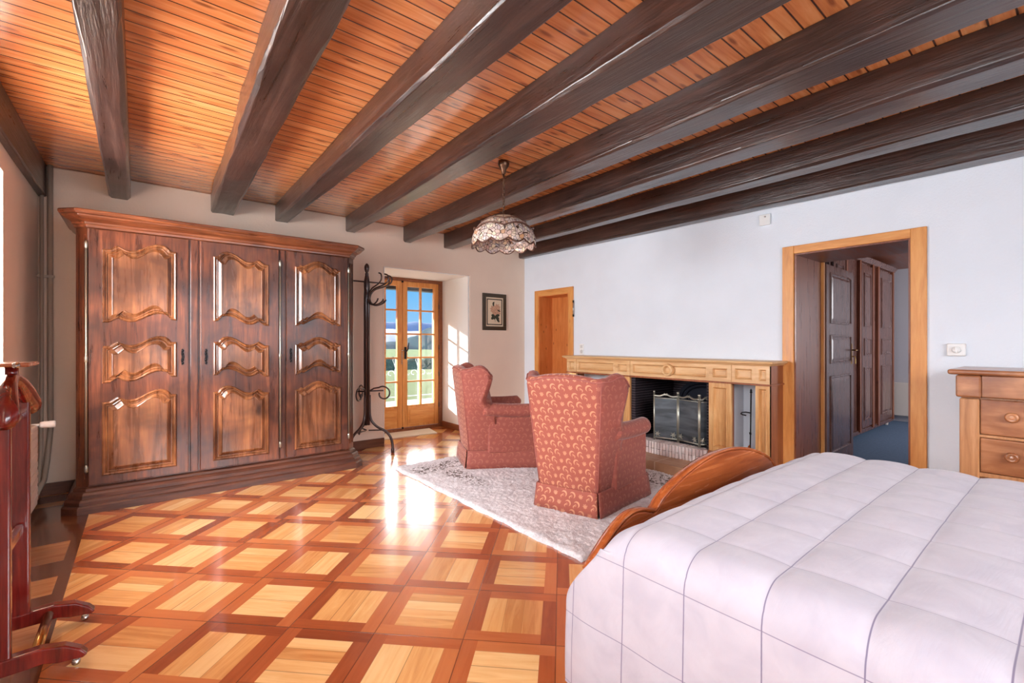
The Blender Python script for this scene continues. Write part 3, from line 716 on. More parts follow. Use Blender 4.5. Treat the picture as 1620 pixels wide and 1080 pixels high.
def wdoor(x0, x1, px0, px1, S, hinge_left, keyx):
    d = MB(); d.box(x0, x1, YF-0.024, YF+0.001, 0.195, 2.095, MW); dr = d.build('door', 'walnut', wr, 0.004)
    yp = YF-0.024
    for z0, z1, ft, fb in ((1.44, 1.99, S, S), (0.985, 1.265, S, S), (0.255, 0.845, S, Z0)):
        q = MB(); raised(q, px0, px1, z0, z1, ft, fb, yp, RG); q.build('raised_panel', 'walnut_field', dr, fixn=True)
    hx = x0-0.012 if hinge_left else x1+0.012
    h = MB(); h.tube([(hx, yp+0.004, 0.32), (hx, yp+0.004, 1.98)], 0.0075, 8, MW)
    for z in (0.31, 1.12, 1.96):
        h.lathe([(0.003, -0.02), (0.011, -0.01), (0.012, 0.02), (0.010, 0.03), (0.004, 0.045)], 8, MW, loc=(hx, yp+0.004, z))
    h.build('hinge', 'pewter', dr)
    e = MB(); pts = []
    for i in range(36):
        a = 2*PI*i/36; r = 1+0.28*math.cos(5*a)+0.12*math.cos(9*a)
        pts.append((keyx+0.010*r*math.cos(a), 1.135+0.075*(0.9+0.12*math.cos(6*a))*math.sin(a)))
    e.prism(pts, yp-0.004, yp, 'Y', MW)
    for z in (1.085, 1.11, 1.16, 1.185): e.lathe([(0.001, -0.010), (0.009, -0.006), (0.009, 0)], 8, MW, axis='Y', loc=(keyx, yp-0.002, z))
    e.build('escutcheon', 'iron', dr)
wdoor(-0.300, 0.305, -0.225, 0.228, S1, True, 0.265)
wdoor(0.385, 0.980, 0.475, 0.900, S2, False, 0.425)
wdoor(1.045, 1.605, 1.115, 1.540, S3, False, 1.080)
m = MB(); m.box(0.318, 0.372, YF-0.010, YF, 0.19, 2.10, MW).box(0.99, 1.035, YF-0.010, YF, 0.19, 2.10, MW)
m.build('mullion', 'walnut', wr, 0.004)

# ------------------------------------------------------------------ pipes and radiator
m = MB(); m.tube([(-0.622, 5.28, 2.70), (-0.622, 5.28, 0.8), (-0.622, 5.25, 0.4), (-0.62, 5.1, 0.14), (-0.62, 4.8, 0.12)], 0.012, 10)
m.box(-0.65, -0.55, 5.275, 5.30, 1.78, 1.80)
tag(m.build('heating_pipe', 'grey_pipe'), 'thin grey heating pipe rising in the corner, left one of the pair', 'pipe', 'heating pipes in the left corner')
m = MB(); m.tube([(-0.575, 5.295, 2.70), (-0.575, 5.295, 1.3), (-0.572, 5.29, 0.55), (-0.59, 5.27, 0.3), (-0.60, 5.2, 0.15), (-0.6, 4.7, 0.13)], 0.018, 10)
tag(m.build('heating_pipe', 'grey_pipe'), 'thicker grey heating pipe beside the wardrobe, right one of the pair', 'pipe', 'heating pipes in the left corner')
rd = thing('radiator', 'cream ribbed panel radiator on the left wall behind the valet stand', 'radiator', (-0.59, 3.8, 0))
m = MB(); m.box(-0.05, 0.05, -0.62, 0.62, 0.16, 0.70); m.build('panel', 'cream_enamel', rd, 0.012, 3)
m = MB()
for i in range(9): m.box(0.05, 0.054, -0.60, 0.60, 0.20+i*0.055, 0.235+i*0.055)
m.build('ribs', 'cream_enamel', rd, 0.002)
m = MB(); m.lathe([(0.0, 0), (0.018, 0.0), (0.021, 0.01), (0.024, 0.06), (0.022, 0.075), (0.0, 0.078)], 16, M4=T((0.055, 0.66, 0.69)) @ R(PI/2, 'Y'))
m.tube([(0.0, 0.62, 0.69), (0.0, 0.66, 0.69), (0.06, 0.66, 0.69)], 0.010, 8)
m.build('thermostat_valve', 'white_plastic', rd)

# ------------------------------------------------------------------ framed picture
pc = thing('framed_picture', 'small botanical print of a pale flower in a dark green frame on the back wall', 'picture', (3.969, YB, 1.693))
pw, ph_ = 0.42, 0.525
m = MB(); a, b = pw/2, ph_/2; t = 0.055
m.box(-a, a, -0.02, -0.001, b-t, b).box(-a, a, -0.02, -0.001, -b, -b+t).box(-a, -a+t, -0.02, -0.001, -b+t, b-t).box(a-t, a, -0.02, -0.001, -b+t, b-t)
m.build('frame', plain('dark_olive_frame', srgb(62, 50, 34), 0.35), pc, 0.003)
m = MB(); m.box(-a+t, a-t, -0.012, -0.002, -b+t, b-t); m.build('mat_board', plain('cream_mat', srgb(222, 204, 176), 0.8), pc)
m = MB(); c1, c2 = a-t-0.018, b-t-0.02
for (q0, q1, r0, r1) in ((-c1, c1, c2-0.014, c2), (-c1, c1, -c2, -c2+0.014), (-c1, -c1+0.014, -c2, c2), (c1-0.014, c1, -c2, c2)): m.box(q0, q1, -0.0135, -0.012, r0, r1)
m.build('border_line', plain('dark_brown_line', srgb(50, 36, 26), 0.6), pc)
m = MB()
def petal(cx, cz, ang, L, w, y=-0.0135):
    pts = []
    for i in range(14):
        s = 2*PI*i/14; px, pz = (math.cos(s)*0.5+0.5)*L, math.sin(s)*w*0.5
        pts.append((cx+px*math.cos(ang)-pz*math.sin(ang), cz+px*math.sin(ang)+pz*math.cos(ang)))
    return pts
fl_ = MB(); pc_n = 0
for cx, cz, n, L, w in ((0.045, 0.06, 8, 0.062, 0.030), (-0.03, 0.04, 7, 0.055, 0.028), (0.0, -0.005, 7, 0.055, 0.030), (0.06, 0.0, 7, 0.05, 0.026)):
    for i in range(n): pc_n += 1; fl_.prism(petal(cx, cz, 2*PI*i/n+0.3, L, w), -0.0140-0.00008*pc_n, -0.0125, 'Y')
fl_.build('blossom', plain('faded_pink_petal', srgb(196, 154, 126), 0.8, var=0.25, bscale=400), pc)
g_ = MB()
for cx, cz, an, L, w in ((0.0, -0.06, -2.5, 0.075, 0.045), (0.0, -0.06, -0.5, 0.09, 0.045), (0.0, -0.06, 2.9, 0.06, 0.04), (0.01, -0.06, 0.25, 0.08, 0.04), (0.03, -0.08, -0.9, 0.085, 0.035), (0, -0.06, -1.7, 0.05, 0.03), (-0.02, 0.08, 1.7, 0.06, 0.024), (-0.03, 0.10, 1.2, 0.05, 0.02), (0.05, 0.03, -0.4, 0.05, 0.02)):
    g_.prism(petal(cx, cz, an, L, w), -0.0165-0.0001*abs(an), -0.0125, 'Y')
g_.prism([(0.005, -0.14), (0.010, -0.14), (0.0, 0.05), (-0.006, 0.05)], -0.0145, -0.0125, 'Y')
g_.build('leaves', plain('dark_green_leaf', srgb(48, 52, 38), 0.8), pc)

# ------------------------------------------------------------------ coat stand
cs = thing('coat_stand', 'dark bentwood-style coat stand with scroll hooks in front of the french doors', 'coat stand', (1.99, 5.08, 0))
m = MB()
for dx, dy in ((-0.014, -0.014), (0.014, -0.014), (-0.014, 0.014), (0.014, 0.014)):
    m.tube([(dx, dy, 0.32), (dx, dy, 1.78), (dx*0.8, dy*0.8, 1.9)], 0.0165, 8)
m.build('post', 'iron_brown', cs)
m = MB(); m.lathe([(0.030, 1.74), (0.034, 1.75), (0.030, 1.77), (0.026, 1.80), (0.032, 1.86), (0.034, 1.93), (0.024, 1.99), (0.018, 2.02), (0.022, 2.03), (0.012, 2.04), (0.018, 2.05), (0.027, 2.075), (0.029, 2.10), (0.024, 2.125), (0.012, 2.142), (0.002, 2.148)], 16)
m.build('finial', 'iron_brown', cs)
for i, (ang) in enumerate((0.0, PI*2/3, PI*4/3)):
    ca, sa = math.cos(ang-0.55), math.sin(ang-0.55)
    P = [(0.03, 0.66), (0.03, 0.44), (0.05, 0.36), (0.12, 0.29), (0.21, 0.25), (0.265, 0.18), (0.285, 0.09), (0.285, 0.0)]
    m = MB(); Q = []
    for k in range(len(P)-1):
        for s in range(4): t = s/4; Q.append((lerp(P[k][0], P[k+1][0], t), lerp(P[k][1], P[k+1][1], t)))
    Q.append(P[-1])
    for _ in range(3): Q = [Q[0]]+[((Q[k-1][0]+2*Q[k][0]+Q[k+1][0])/4, (Q[k-1][1]+2*Q[k][1]+Q[k+1][1])/4) for k in range(1, len(Q)-1)]+[Q[-1]]
    m.tube([(r*ca, r*sa, z) for r, z in Q], 0.015, 8)
    m.lathe([(0.019, 0.0), (0.020, 0.045), (0.016, 0.05)], 10, loc=(0.285*ca, 0.285*sa, 0))
    m.build('leg', 'iron_brown', cs)
m = MB()
for ang in (-0.55, PI*2/3-0.55, PI*4/3-0.55): m.tube([(0.02*math.cos(ang), 0.02*math.sin(ang), 0.26), (0.19*math.cos(ang), 0.19*math.sin(ang), 0.26)], 0.008, 6)
m.build('stretcher', 'iron_brown', cs)
def spiral(cx, cz, r0, r1, a0, a1, n=26): return [(cx+lerp(r0, r1, i/n)*math.cos(lerp(a0, a1, i/n)), cz+lerp(r0, r1, i/n)*math.sin(lerp(a0, a1, i/n))) for i in range(n+1)]
# umbrella rings
for ang in (-0.62, 1.55, 3.9):
    m = MB(); path = [(0.02, 0.70), (0.08, 0.735)]+spiral(0.185, 0.675, 0.085, 0.045, 2.2, -3.4)
    m.tube([(r*math.cos(ang), r*math.sin(ang), z) for r, z in path], 0.009, 8)
    m.build('umbrella_scroll', 'iron_brown', cs)
m = MB(); m.tube([(-0.09, 0.06, 0.70), (0.15, -0.11, 0.71)], 0.009, 6); m.build('crossbar', 'iron_brown', cs)
# hooks : upper S hook, lower prong; long straight bars
for i, ang in enumerate((-1.35, -0.95, -0.45, 0.05)):
    m = MB()
    up = [(0.02, 1.72), (0.028, 1.80), (0.06, 1.855), (0.11, 1.88), (0.155, 1.90), (0.185, 1.935), (0.192, 1.975), (0.18, 2.01), (0.155, 2.018)]
    lo = [(0.02, 1.76), (0.028, 1.70), (0.06, 1.675), (0.10, 1.68), (0.135, 1.71), (0.145, 1.74)]
    for path in (up, lo):
        Q = []
        for k in range(len(path)-1):
            for s in range(3): t = s/3; Q.append((lerp(path[k][0], path[k+1][0], t), lerp(path[k][1], path[k+1][1], t)))
        Q.append(path[-1])
        for _ in range(2): Q = [Q[0]]+[((Q[k-1][0]+2*Q[k][0]+Q[k+1][0])/4, (Q[k-1][1]+2*Q[k][1]+Q[k+1][1])/4) for k in range(1, len(Q)-1)]+[Q[-1]]
        m.tube([(r*1.45*math.cos(ang), r*1.45*math.sin(ang), z) for r, z in Q], 0.0085, 8)
    m.build('hook', 'iron_brown', cs)
m = MB(); m.tube([(-0.17, 0.12, 1.955), (0.17, -0.12, 1.92)], 0.009, 8); m.build('top_bar', 'iron_brown', cs)

# door mat
m = MB(); m.prism([(2.42, 5.64), (3.19, 5.60), (3.27, 5.97), (2.50, 6.00)], 0.0, 0.010, 'Z')
tag(m.build('door_mat', plain('pale_beige_mat', srgb(226, 214, 196), 0.95, bump=0.4, bscale=200), bevel=0.003), 'thin pale beige mat on the floor before the french doors', 'mat')

# ------------------------------------------------------------------ rug
def rug():
    k = NT('shaggy_lilac_white_rug'); v = k.coord(); X, Y, Z = k.sep(v)
    n = k.noise(v, 60, 4, 0.7); n2 = k.noise(v, 16, 3, 0.6)
    c = k.mix(k.mr(k.m('ADD', k.m('MULTIPLY', n, 0.6), k.m('MULTIPLY', n2, 0.4)), 0.36, 0.62, 0, 1), srgb(206, 200, 202), srgb(244, 240, 242))
    # dark floral sprigs near the corners and the right side
    st = k.noise(v, 17, 4, 0.6, 2.0)
    def blob(cx, cy, rx, ry):
        d = k.m('SQRT', k.m('ADD', k.m('POWER', k.m('DIVIDE', k.m('SUBTRACT', X, cx), rx), 2.0), k.m('POWER', k.m('DIVIDE', k.m('SUBTRACT', Y, cy), ry), 2.0)))
        return k.mr(d, 0.55, 1.1, 1, 0)
    bl = k.m('MAXIMUM', k.m('MAXIMUM', blob(2.38, 4.0, 0.42, 0.20), blob(2.3, 3.55, 0.13, 0.4)), k.m('MAXIMUM', blob(3.62, 2.3, 0.22, 0.55), blob(2.08, 3.98, 0.1, 0.16)))
    f = k.m('MULTIPLY', k.mr(k.m('MULTIPLY', st, 1.0), 0.52, 0.55, 0, 0.95), bl)
    c = k.mix(f, c, srgb(96, 82, 76))
    # undyed dark edge
    k.bump(k.m('ADD', n, k.m('MULTIPLY', n2, 0.8)), 0.55, 0.015)
    return k.fin(c, 0.95, 0.1)
RX0, RX1, RY0, RY1 = 1.95, 3.86, 1.79, 4.29
m = MB(); nx, ny = 150, 200; rows = []; r5 = random.Random(4)
for j in range(ny+1):
    row = []
    for i in range(nx+1):
        e_ = min(i, nx-i, j, ny-j)
        z = 0.024 if e_ > 1 else (0.017 if e_ == 1 else 0.001)
        if e_ > 0: z += r5.uniform(-0.0045, 0.0045)+0.003*math.sin(i*0.31)*math.sin(j*0.23)
        edge_w = 0.006*math.sin(j*0.13)+0.004*math.sin(j*0.37) if i in (0,) else 0
        row.append((lerp(RX0, RX1, i/nx)+edge_w+r5.uniform(-.002, .002), lerp(RY0, RY1, j/ny)+r5.uniform(-.002, .002), z))
    rows.append(row)
m.grid(rows)
tag(m.build('shag_rug', rug(), fixn=False), 'pale shaggy rug with brown sprigs under the two wing chairs', 'rug')

# ------------------------------------------------------------------ wing chairs
def wpull(z):
    if z > 0.68: return max(0.0, 1-(z-0.68)/0.27)**1.2
    return max(0.0, 1-(0.68-z)/0.11)
def wing_chair(loc, rz, label, cushion):
    c = thing('wing_chair', label, 'armchair', loc, rz, 'rose wing chairs on the rug')
    # local: +x forward, y lateral. U-shaped plan of back + wings
    def plan(s, z):
        # s in [-1,1]: -1 = tip of right (-y) wing ... +1 tip of left wing. returns outer point
        h = max(0, min(1, (z-0.18)/0.84))
        hb = lerp(0.235, 0.30, h)            # half width of the flat back
        xb = lerp(-0.33, -0.42, h)            # back plane leans backwards
        wl = lerp(0.30, 0.25, h)              # wing length
        ws = lerp(0.062, 0.115, h)            # sideways flare of the wing
        a = abs(s); sg = 1 if s > 0 else -1
        cr_ = 0.018
        if a <= 0.5:
            t = a/0.5; return Vector((xb-cr_*(1-t*t), sg*hb*t, z))
        t = (a-0.5)/0.5
        return Vector((xb+wl*t, sg*(hb+ws*(t**0.8)), z))
    def ztop(s):
        a = abs(s)
        if a < 0.40: return 1.0+0.028*math.cos(a/0.40*PI/2)**0.8
        if a < 0.60: t = (a-0.40)/0.2; return lerp(1.0, 1.005, t)
        if a < 0.80: t = (a-0.6)/0.2; return lerp(1.005, 1.036, t*t*(3-2*t))
        t = (a-0.8)/0.2; return 1.036-0.075*t**2.4
    NS = 40; rows = []; uvs = []; NZ = 16
    for i in range(NS+1):
        s = lerp(-1, 1, i/NS); a = abs(s); zt = ztop(s); th = 0.085
        # wing tips pull back below arm height
        row = []; uv = []
        def pt(z, inn):
            P = plan(s, z); e = 0.01
            s0, s1 = max(-1, s-e), min(1, s+e)
            tng = (plan(s1, z)-plan(s0, z)); nn = Vector((tng.y, -tng.x, 0))
            nn = Vector((-nn.x, -nn.y, 0)).normalized()
            if nn.x < 0 and a < 0.45: nn = -nn
            if a >= 0.45 and nn.y*(1 if s > 0 else -1) > 0: nn = -nn
            # wing front contour curves: narrow at arm height, wide at the top
            q = P+nn*inn
            if a > 0.5 and z < 0.58:
                q.y -= (1 if s > 0 else -1)*0.020*((a-0.5)/0.5)*min(1, (0.58-z)/0.05)
            if a > 0.5:
                tt = (a-0.5)/0.5
                waist = 1.0-0.0*tt
                zz = (z-0.62)/0.40
                pull = 0.12*tt*wpull(z)
                q.x -= pull
                if z > 0.9: q.x += 0.0
            return q
        zs = [lerp(0.17, zt-0.03, k/NZ) for k in range(NZ+1)]
        for z in zs: p = pt(z, 0); row.append(tuple(p)); uv.append((s*0.56*1.0, z))
        for an in (0.25, 0.5, 0.75):
            A = PI*an; p = pt(zt-0.03+0.03*math.sin(A), th/2-th/2*math.cos(A)); row.append(tuple(p)); uv.append((s*0.56, zt+0.05*an))
        for z in reversed(zs): p = pt(z, th*(1+0.25*math.sin(PI*min(1, max(0, (z-0.45)/0.5))) if a < 0.5 else 1)); row.append(tuple(p)); uv.append((s*0.45, z+0.013))
        rows.append(row); uvs.append(uv)
    m = MB(); m.grid(rows, uvs=uvs)
    n = len(rows[0]); m.f += [tuple(range(n)), tuple(NS*n+j for j in range(n))[::-1]]; m.sm += [True]*2
    bk = m.build('backrest', 'fabric', c, fixn=True, bevel=0.0)
    bk.data.materials.append(M['fabric_plain'])
    for p_ in bk.data.polygons:
        if abs(p_.vertices[0]//n/NS*2-1) >= 0.5: p_.material_index = 1
    # rounding of the wing fronts
    for sg in (-1, 1):
        w = MB(); path = []
        for k in range(NZ+5):
            z = lerp(0.585, ztop(sg)-0.045, k/(NZ+4)); P = plan(sg*1.0, z)
            pull = 0.12*wpull(z)
            path.append((P.x-pull, P.y-sg*0.043, z))
        w.tube(path, 0.0435, 10)
        w.lathe([(0.0435, 0), (0.040, 0.018), (0.030, 0.032), (0.015, 0.041), (0.0, 0.044)], 10, loc=path[-1])
        o = w.build('wing_edge', 'fabric_plain', bk); box_uv(o)
    # piping along outer top edge
    pp = MB(); path = []
    for i in range(NS+1):
        s = lerp(-1, 1, i/NS); P = plan(s, ztop(s)-0.028); nn = Vector((-1, 0, 0)) if abs(s) < 0.5 else Vector((0, 1 if s > 0 else -1, 0))
        path.append(tuple(P+nn*0.003))
    pp.tube(path, 0.005, 6)
    for sg in (-1, 1): pp.tube([tuple(plan(sg*0.5, z)+Vector((-0.001, sg*0.001, 0))) for z in (0.19, 0.35, 0.5, 0.7, 0.85, 0.95)], 0.0035, 6)
    pp.build('piping', 'piping', c)
    # sides with rolled arms
    for sg, nm in ((-1, 'armrest'), (1, 'armrest')):
        a = MB()
        p0, p1 = (-0.10, sg*0.305), (0.34, sg*0.375)
        th = 0.10
        outer = [(p0[0]-0.05, p0[1]), (p1[0], p1[1]), (p1[0]+0.012, p1[1]-sg*0.02), (p1[0]+0.012, p1[1]-sg*(th-0.02)), (p1[0], p1[1]-sg*th), (p0[0]-0.05, p0[1]-sg*th)]
        # slightly bulged side panel
        rws = []
        for z in (0.17, 0.30, 0.42, 0.52, 0.57):
            rws.append([(x, y, z) for x, y in outer])
        a.grid(rws, closeu=True, smooth=False); k = len(outer)
        a.f += [tuple(range(k)), tuple(4*k+j for j in range(k))[::-1]]; a.sm += [False]*2
        arm = a.build('armrest', 'fabric_plain', c, 0.012, 3); box_uv(arm)
        rpath = []; rad = []
        y_off = sg*0.012
        for i in range(15):
            t = i/14; x = lerp(-0.20, 0.375, t); y = lerp(0.275, 0.345, t)*sg+y_off; z = 0.585-0.012*math.sin(t*PI)+0.02*(1-t)
            r_ = 0.066 if t < 0.93 else 0.066*math.sqrt(max(0.02, 1-((t-0.93)/0.07)**2*0.85))
            rpath.append((x, y, z)); rad.append(r_)
        a = MB(); a.tube(rpath, rad, 20); o = a.build('arm_roll', 'fabric_plain', arm); box_uv(o)
        a = MB(); a.tube([(-0.13, sg*0.312, 0.545), (0.34, sg*0.382, 0.53)], 0.0035, 6); a.tube([(-0.125, sg*0.3035, 0.18), (-0.125, sg*0.3035, 0.54)], 0.003, 5)
        a.build('seam', 'piping', arm)
    # seat deck and cushion
    m = MB(); m.prism([(-0.33, -0.24), (0.36, -0.29), (0.36, 0.29), (-0.33, 0.24)], 0.17, 0.335, 'Z')
    o = m.build('seat_deck', 'fabric_plain', c, 0.02, 3); box_uv(o)
    m = MB(); m.prism([(-0.28, -0.20), (0.33, -0.25), (0.36, -0.345), (0.46, -0.345), (0.475, 0.0), (0.46, 0.345), (0.36, 0.345), (0.33, 0.25), (-0.28, 0.20)], 0.34, 0.475, 'Z')
    o = m.build('seat_cushion', 'fabric', c, 0.045, 5); box_uv(o)
    # skirt : four straight flaps with kick pleats at the corners
    cb, cf = (-0.352, 0.245), (0.365, 0.385)
    corners = [(-0.352, -0.245), (0.365, -0.378), (0.365, 0.378), (-0.352, 0.245)]
    for i in range(4):
        p, q = Vector(corners[i]), Vector(corners[(i+1) % 4]); d = (q-p).normalized(); nn = Vector((d.y, -d.x))
        rws = []; uvs = []; nseg = 16; Ln = (q-p).length
        def bulge(t): return 0.004*math.sin(t*PI*3+i)
        for z, o_ in ((0.195, 0.0), (0.188, 0.006), (0.15, 0.010), (0.08, 0.018), (0.024, 0.026)):
            row = []; uv = []
            for s in range(nseg+1):
                t = s/nseg; fl = (0.195-z)/0.17
                e_ = 0.004*(1-fl*0.2) if 0 < s < nseg else 0.0
                pp_ = p.lerp(q, t)+d*(0.004 if s == 0 else (-0.004 if s == nseg else 0))+nn*(o_+bulge(t)*fl)
                pp_ += d*((t-0.5)*2*0.012*fl)
                row.append((pp_.x, pp_.y, z)); uv.append((t*Ln, z))
            rws.append(row); uvs.append(uv)
        k = MB(); k.grid(rws, uvs=uvs)
        o = k.build('skirt', 'fabric' if i == 3 else 'fabric_plain', c, fixn=False)
        sd = o.modifiers.new('thick', 'SOLIDIFY'); sd.thickness = 0.005; sd.offset = 0
    # inner pleat posts behind the skirt corners
    m = MB(); m.prism([(-0.345, -0.24), (0.358, -0.37), (0.358, 0.37), (-0.345, 0.24)], 0.03, 0.19, 'Z')
    o = m.build('base', 'fabric_plain', c, 0.01, 2); box_uv(o)
    return c
CH2 = (2.748, 2.470, 0.0); A2 = math.radians(18)
c2 = wing_chair(CH2, A2, 'rose damask wing chair nearer the camera, its patterned back facing us', False)
CH1 = (2.90, 3.86, 0.0); A1 = math.radians(-23)
c1 = wing_chair(CH1, A1, 'rose damask wing chair farther away, seen from its side, with a beige cushion', True)
# loose cushion on the far chair
m = MB(); rows = []
for i in range(13):
    u = -1+i/6; row = []
    for j in range(13):
        v = -1+j/6; row.append((u, v))
    rows.append(row)
def pill(sign):
    out = []
    for r_ in rows:
        out.append([(sign*0.055*max(0, (1-abs(u)**2.5))**0.5*max(0, (1-abs(v)**2.5))**0.5, 0.20*v*(1-0.06*(1-v*v)*abs(u)), 0.19*u) for u, v in r_])
    return out
m.grid(pill(1)); m.grid(pill(-1))
cu = m.build('throw_cushion', 'cushion')
cu.location = Vector(CH1)+Matrix.Rotation(A1, 3, 'Z') @ Vector((-0.215, 0.0, 0.665)); cu.rotation_euler = (0, math.radians(-14), A1)
tag(cu, 'small beige cushion leaning on the back of the far wing chair', 'cushion')

# ------------------------------------------------------------------ fireplace surround
XF = 4.24
fp = thing('fireplace_surround', 'honey oak fireplace surround with panelled pilasters and a long mantel', 'fireplace', (4.4, 2.9, 0))
MF = T((-4.4, -2.9, 0))
m = MB(); rows = []
for off, z in ((0.0, 1.045), (0.012, 1.048), (0.016, 1.056), (0.030, 1.060), (0.042, 1.068), (0.046, 1.078), (0.040, 1.086), (0.0, 1.088)):
    rows.append([(XF-off, 1.70-off*0.9, z), (XR-0.001, 1.70-off*0.9, z), (XR-0.001, 4.137+off, z), (XF-off, 4.137+off, z)])
m.grid(rows, closeu=True, smooth=False, M4=MF); k = len(rows); m.f += [(0, 1, 2, 3), tuple((k-1)*4+j for j in (3, 2, 1, 0))]; m.sm += [False]*2
m.build('mantel_shelf', 'oak', fp, 0.002)
def inset(mm, y0, y1, z0, z1, x, b=0.03, dep=0.026, cor=0.0):
    """rectangular frame with a recessed panel; front at x, facing -X"""
    rings = [(0, 0, 0), (b, b, 0), (b+0.003, b+0.003, -0.004), (b+0.007, b+0.007, 0.004), (b+0.014, b+0.014, dep), (b+0.020, b+0.020, dep), (b+0.024, b+0.024, dep-0.004)]
    rws = []
    for by, bz, d in rings:
        rws.append([(x+d, y0+by, z0+bz), (x+d, y1-by, z0+bz), (x+d, y1-by, z1-bz), (x+d, y0+by, z1-bz)])
    mm.grid(rws, closeu=True, smooth=False, M4=MF); n = len(mm.v); mm.f.append((n-4, n-3, n-2, n-1)); mm.sm.append(False)
    # closed body behind
    o = len(mm.v)
    mm.v += [tuple(MF @ Vector((x+0.03+0.0, yy, zz))) for yy, zz in ((y0, z0), (y1, z0), (y1, z1), (y0, z1))]
    b0 = o-len(rws)*4
    mm.f += [(b0+i, b0+(i+1) % 4, o+(i+1) % 4, o+i) for i in range(4)]+[(o, o+1, o+2, o+3)]; mm.sm += [False]*5
piers = [(1.70, 1.82), (2.035, 2.25), (3.166, 3.367), (3.98, 4.137)]
for i, (a, b) in enumerate(piers):
    m = MB(); inset(m, a, b, 0.885, 1.045, XF, 0.028 if i in (0, 3) else 0.036); m.build('capital_panel', 'oak', fp, 0.0015)
    m = MB(); inset(m, a, b, 0.22 if i in (1, 2) else 0.13, 0.872, XF, 0.028 if i in (0, 3) else 0.042); m.build('pilaster', 'oak_z', fp, 0.0015)
    m = MB(); m.box(XF-0.012, XF+0.03, a-0.004, b+0.004, 0.0 if i in (0, 3) else 0.09, 0.132 if i in (0, 3) else 0.222, MF); m.build('pilaster_base', 'oak_side', fp, 0.003)
for i, (a, b) in enumerate(((1.82, 2.035), (2.25, 3.166), (3.367, 3.98))):
    m = MB(); inset(m, a, b, 0.885, 1.045, XF+0.008, 0.03); m.build('frieze_panel', 'oak', fp, 0.0015)
m = MB(); m.box(XF-0.010, XF+0.03, 1.69, 2.254, 0.871, 0.887, MF).box(XF-0.010, XF+0.03, 3.162, 4.147, 0.871, 0.887, MF).box(XF-0.002, XF+0.03, 2.254, 3.162, 0.868, 0.887, MF)
m.build('frieze_moulding', 'oak_side', fp, 0.003)
m = MB(); m.lathe([(0.0, 0.014), (0.030, 0.014), (0.034, 0.0), (0.040, -0.024), (0.046, -0.032), (0.056, -0.030), (0.062, -0.018), (0.066, 0.02), (0.0, 0.02)], 32, MF, axis='X', loc=(XF, 2.69, 0.968))
m.build('roundel', 'oak', fp)
for a, b in ((1.70, 1.722), (4.115, 4.137)): MB().box(XF+0.001, XR-0.001, a, b, 0, 1.045, MF).build('side_panel', 'oak_side', fp, 0.002)
m = MB(); m.box(XF, XR-0.001, 1.688, 1.70, 0.872, 0.887, MF); m.build('side_moulding', 'oak_side', fp, 0.003)
m = MB()
for a, b in ((2.035, 2.058), (2.235, 2.25), (3.166, 3.18), (3.345, 3.367)): m.box(XF+0.031, XF+0.06, a, b, 0.22, 0.872, MF)
m.box(XF+0.045, XF+0.06, 1.72, 4.11, 0.872, 1.045, MF)
m.build('inner_lining', 'oak_side', fp)

# firebox, fireback, hearth
def brick_course(name, c1, c2, course):
    k = NT(name); v = k.coord(); X, Y, Z = k.sep(v)
    f = k.m('FRACT', k.m('DIVIDE', Z, course)); d = k.m('MINIMUM', f, k.m('SUBTRACT', 1.0, f))
    n = k.noise(v, 25, 4, 0.7)
    g = k.mr(k.m('ADD', d, k.m('MULTIPLY', k.m('SUBTRACT', n, 0.5), 0.12)), 0.06, 0.16, 1, 0)
    c = k.mix(g, k.mix(k.mr(n, 0.4, 0.6, 0, 1), c1, tuple(q*1.5 for q in c1)), c2)
    k.bump(k.m('SUBTRACT', n, g), 0.6, 0.01)
    return k.fin(c, 0.75, 0.3)
sooty = brick_course('sooty_thin_brick', srgb(34, 26, 30), srgb(92, 80, 86), 0.028)
m = MB(); m.box(4.272, 5.05, 3.115, 3.189, 0.10, 0.9).box(4.27, 5.05, 2.26, 2.285, 0.10, 0.9).box(5.03, 5.06, 2.26, 3.14, 0.10, 0.9).box(4.27, 5.06, 2.26, 3.14, 0.885, 0.905)
tag(m.build('firebox', sooty), 'sooty thin-brick firebox inside the oak fireplace', 'firebox')
m = MB(); pts = [(2.40, 0.22), (3.02, 0.22), (3.02, 0.62)]+[(2.71+0.31*math.cos(a), 0.62+0.20*math.sin(a)) for a in [PI*i/16 for i in range(1, 16)]]+[(2.40, 0.62)]
m.prism(pts, 4.99, 5.025, 'X')
for r_ in (0.27, 0.22): m.tube([(4.985, 2.71+r_*math.cos(PI*i/16), 0.60+r_*0.66*math.sin(PI*i/16)) for i in range(17)], 0.009, 6)
for i in range(5): m.tube([(4.985, 2.50+0.10*i, 0.45), (4.985, 2.53+0.10*i, 0.55), (4.985, 2.50+0.10*i, 0.60)], 0.012, 6)
tag(m.build('fireback', plain('black_cast_iron', srgb(28, 30, 40), 0.4, 0.7)), 'arched black cast-iron plate standing at the back of the firebox', 'fireback')
brick = NT('pale_lilac_brick'); vb = brick.coord(); nb_ = brick.noise(vb, 9, 3, 0.5)
brick.bump(nb_, 0.5, 0.005)
obi = brick.n('ObjectInfo')
brick.fin(brick.mix(brick.mr(nb_, 0.35, 0.65, 0, 1), brick.mix(obi.outputs['Random'], srgb(186, 160, 156), srgb(222, 200, 190)), srgb(228, 216, 212)), 0.85, 0.3)
hb = thing('brick_hearth', 'raised hearth edged with a bowed row of pale upright bricks', 'hearth', (4.35, 2.71, 0.09))
MH = T((-4.35, -2.71, -0.09))
m = MB(); m.box(4.33, 5.03, 2.262, 3.138, 0.0905, 0.212, MH); m.build('hearth_floor', plain('sooty_mortar', srgb(96, 92, 98), 0.85), hb)
NB = 26
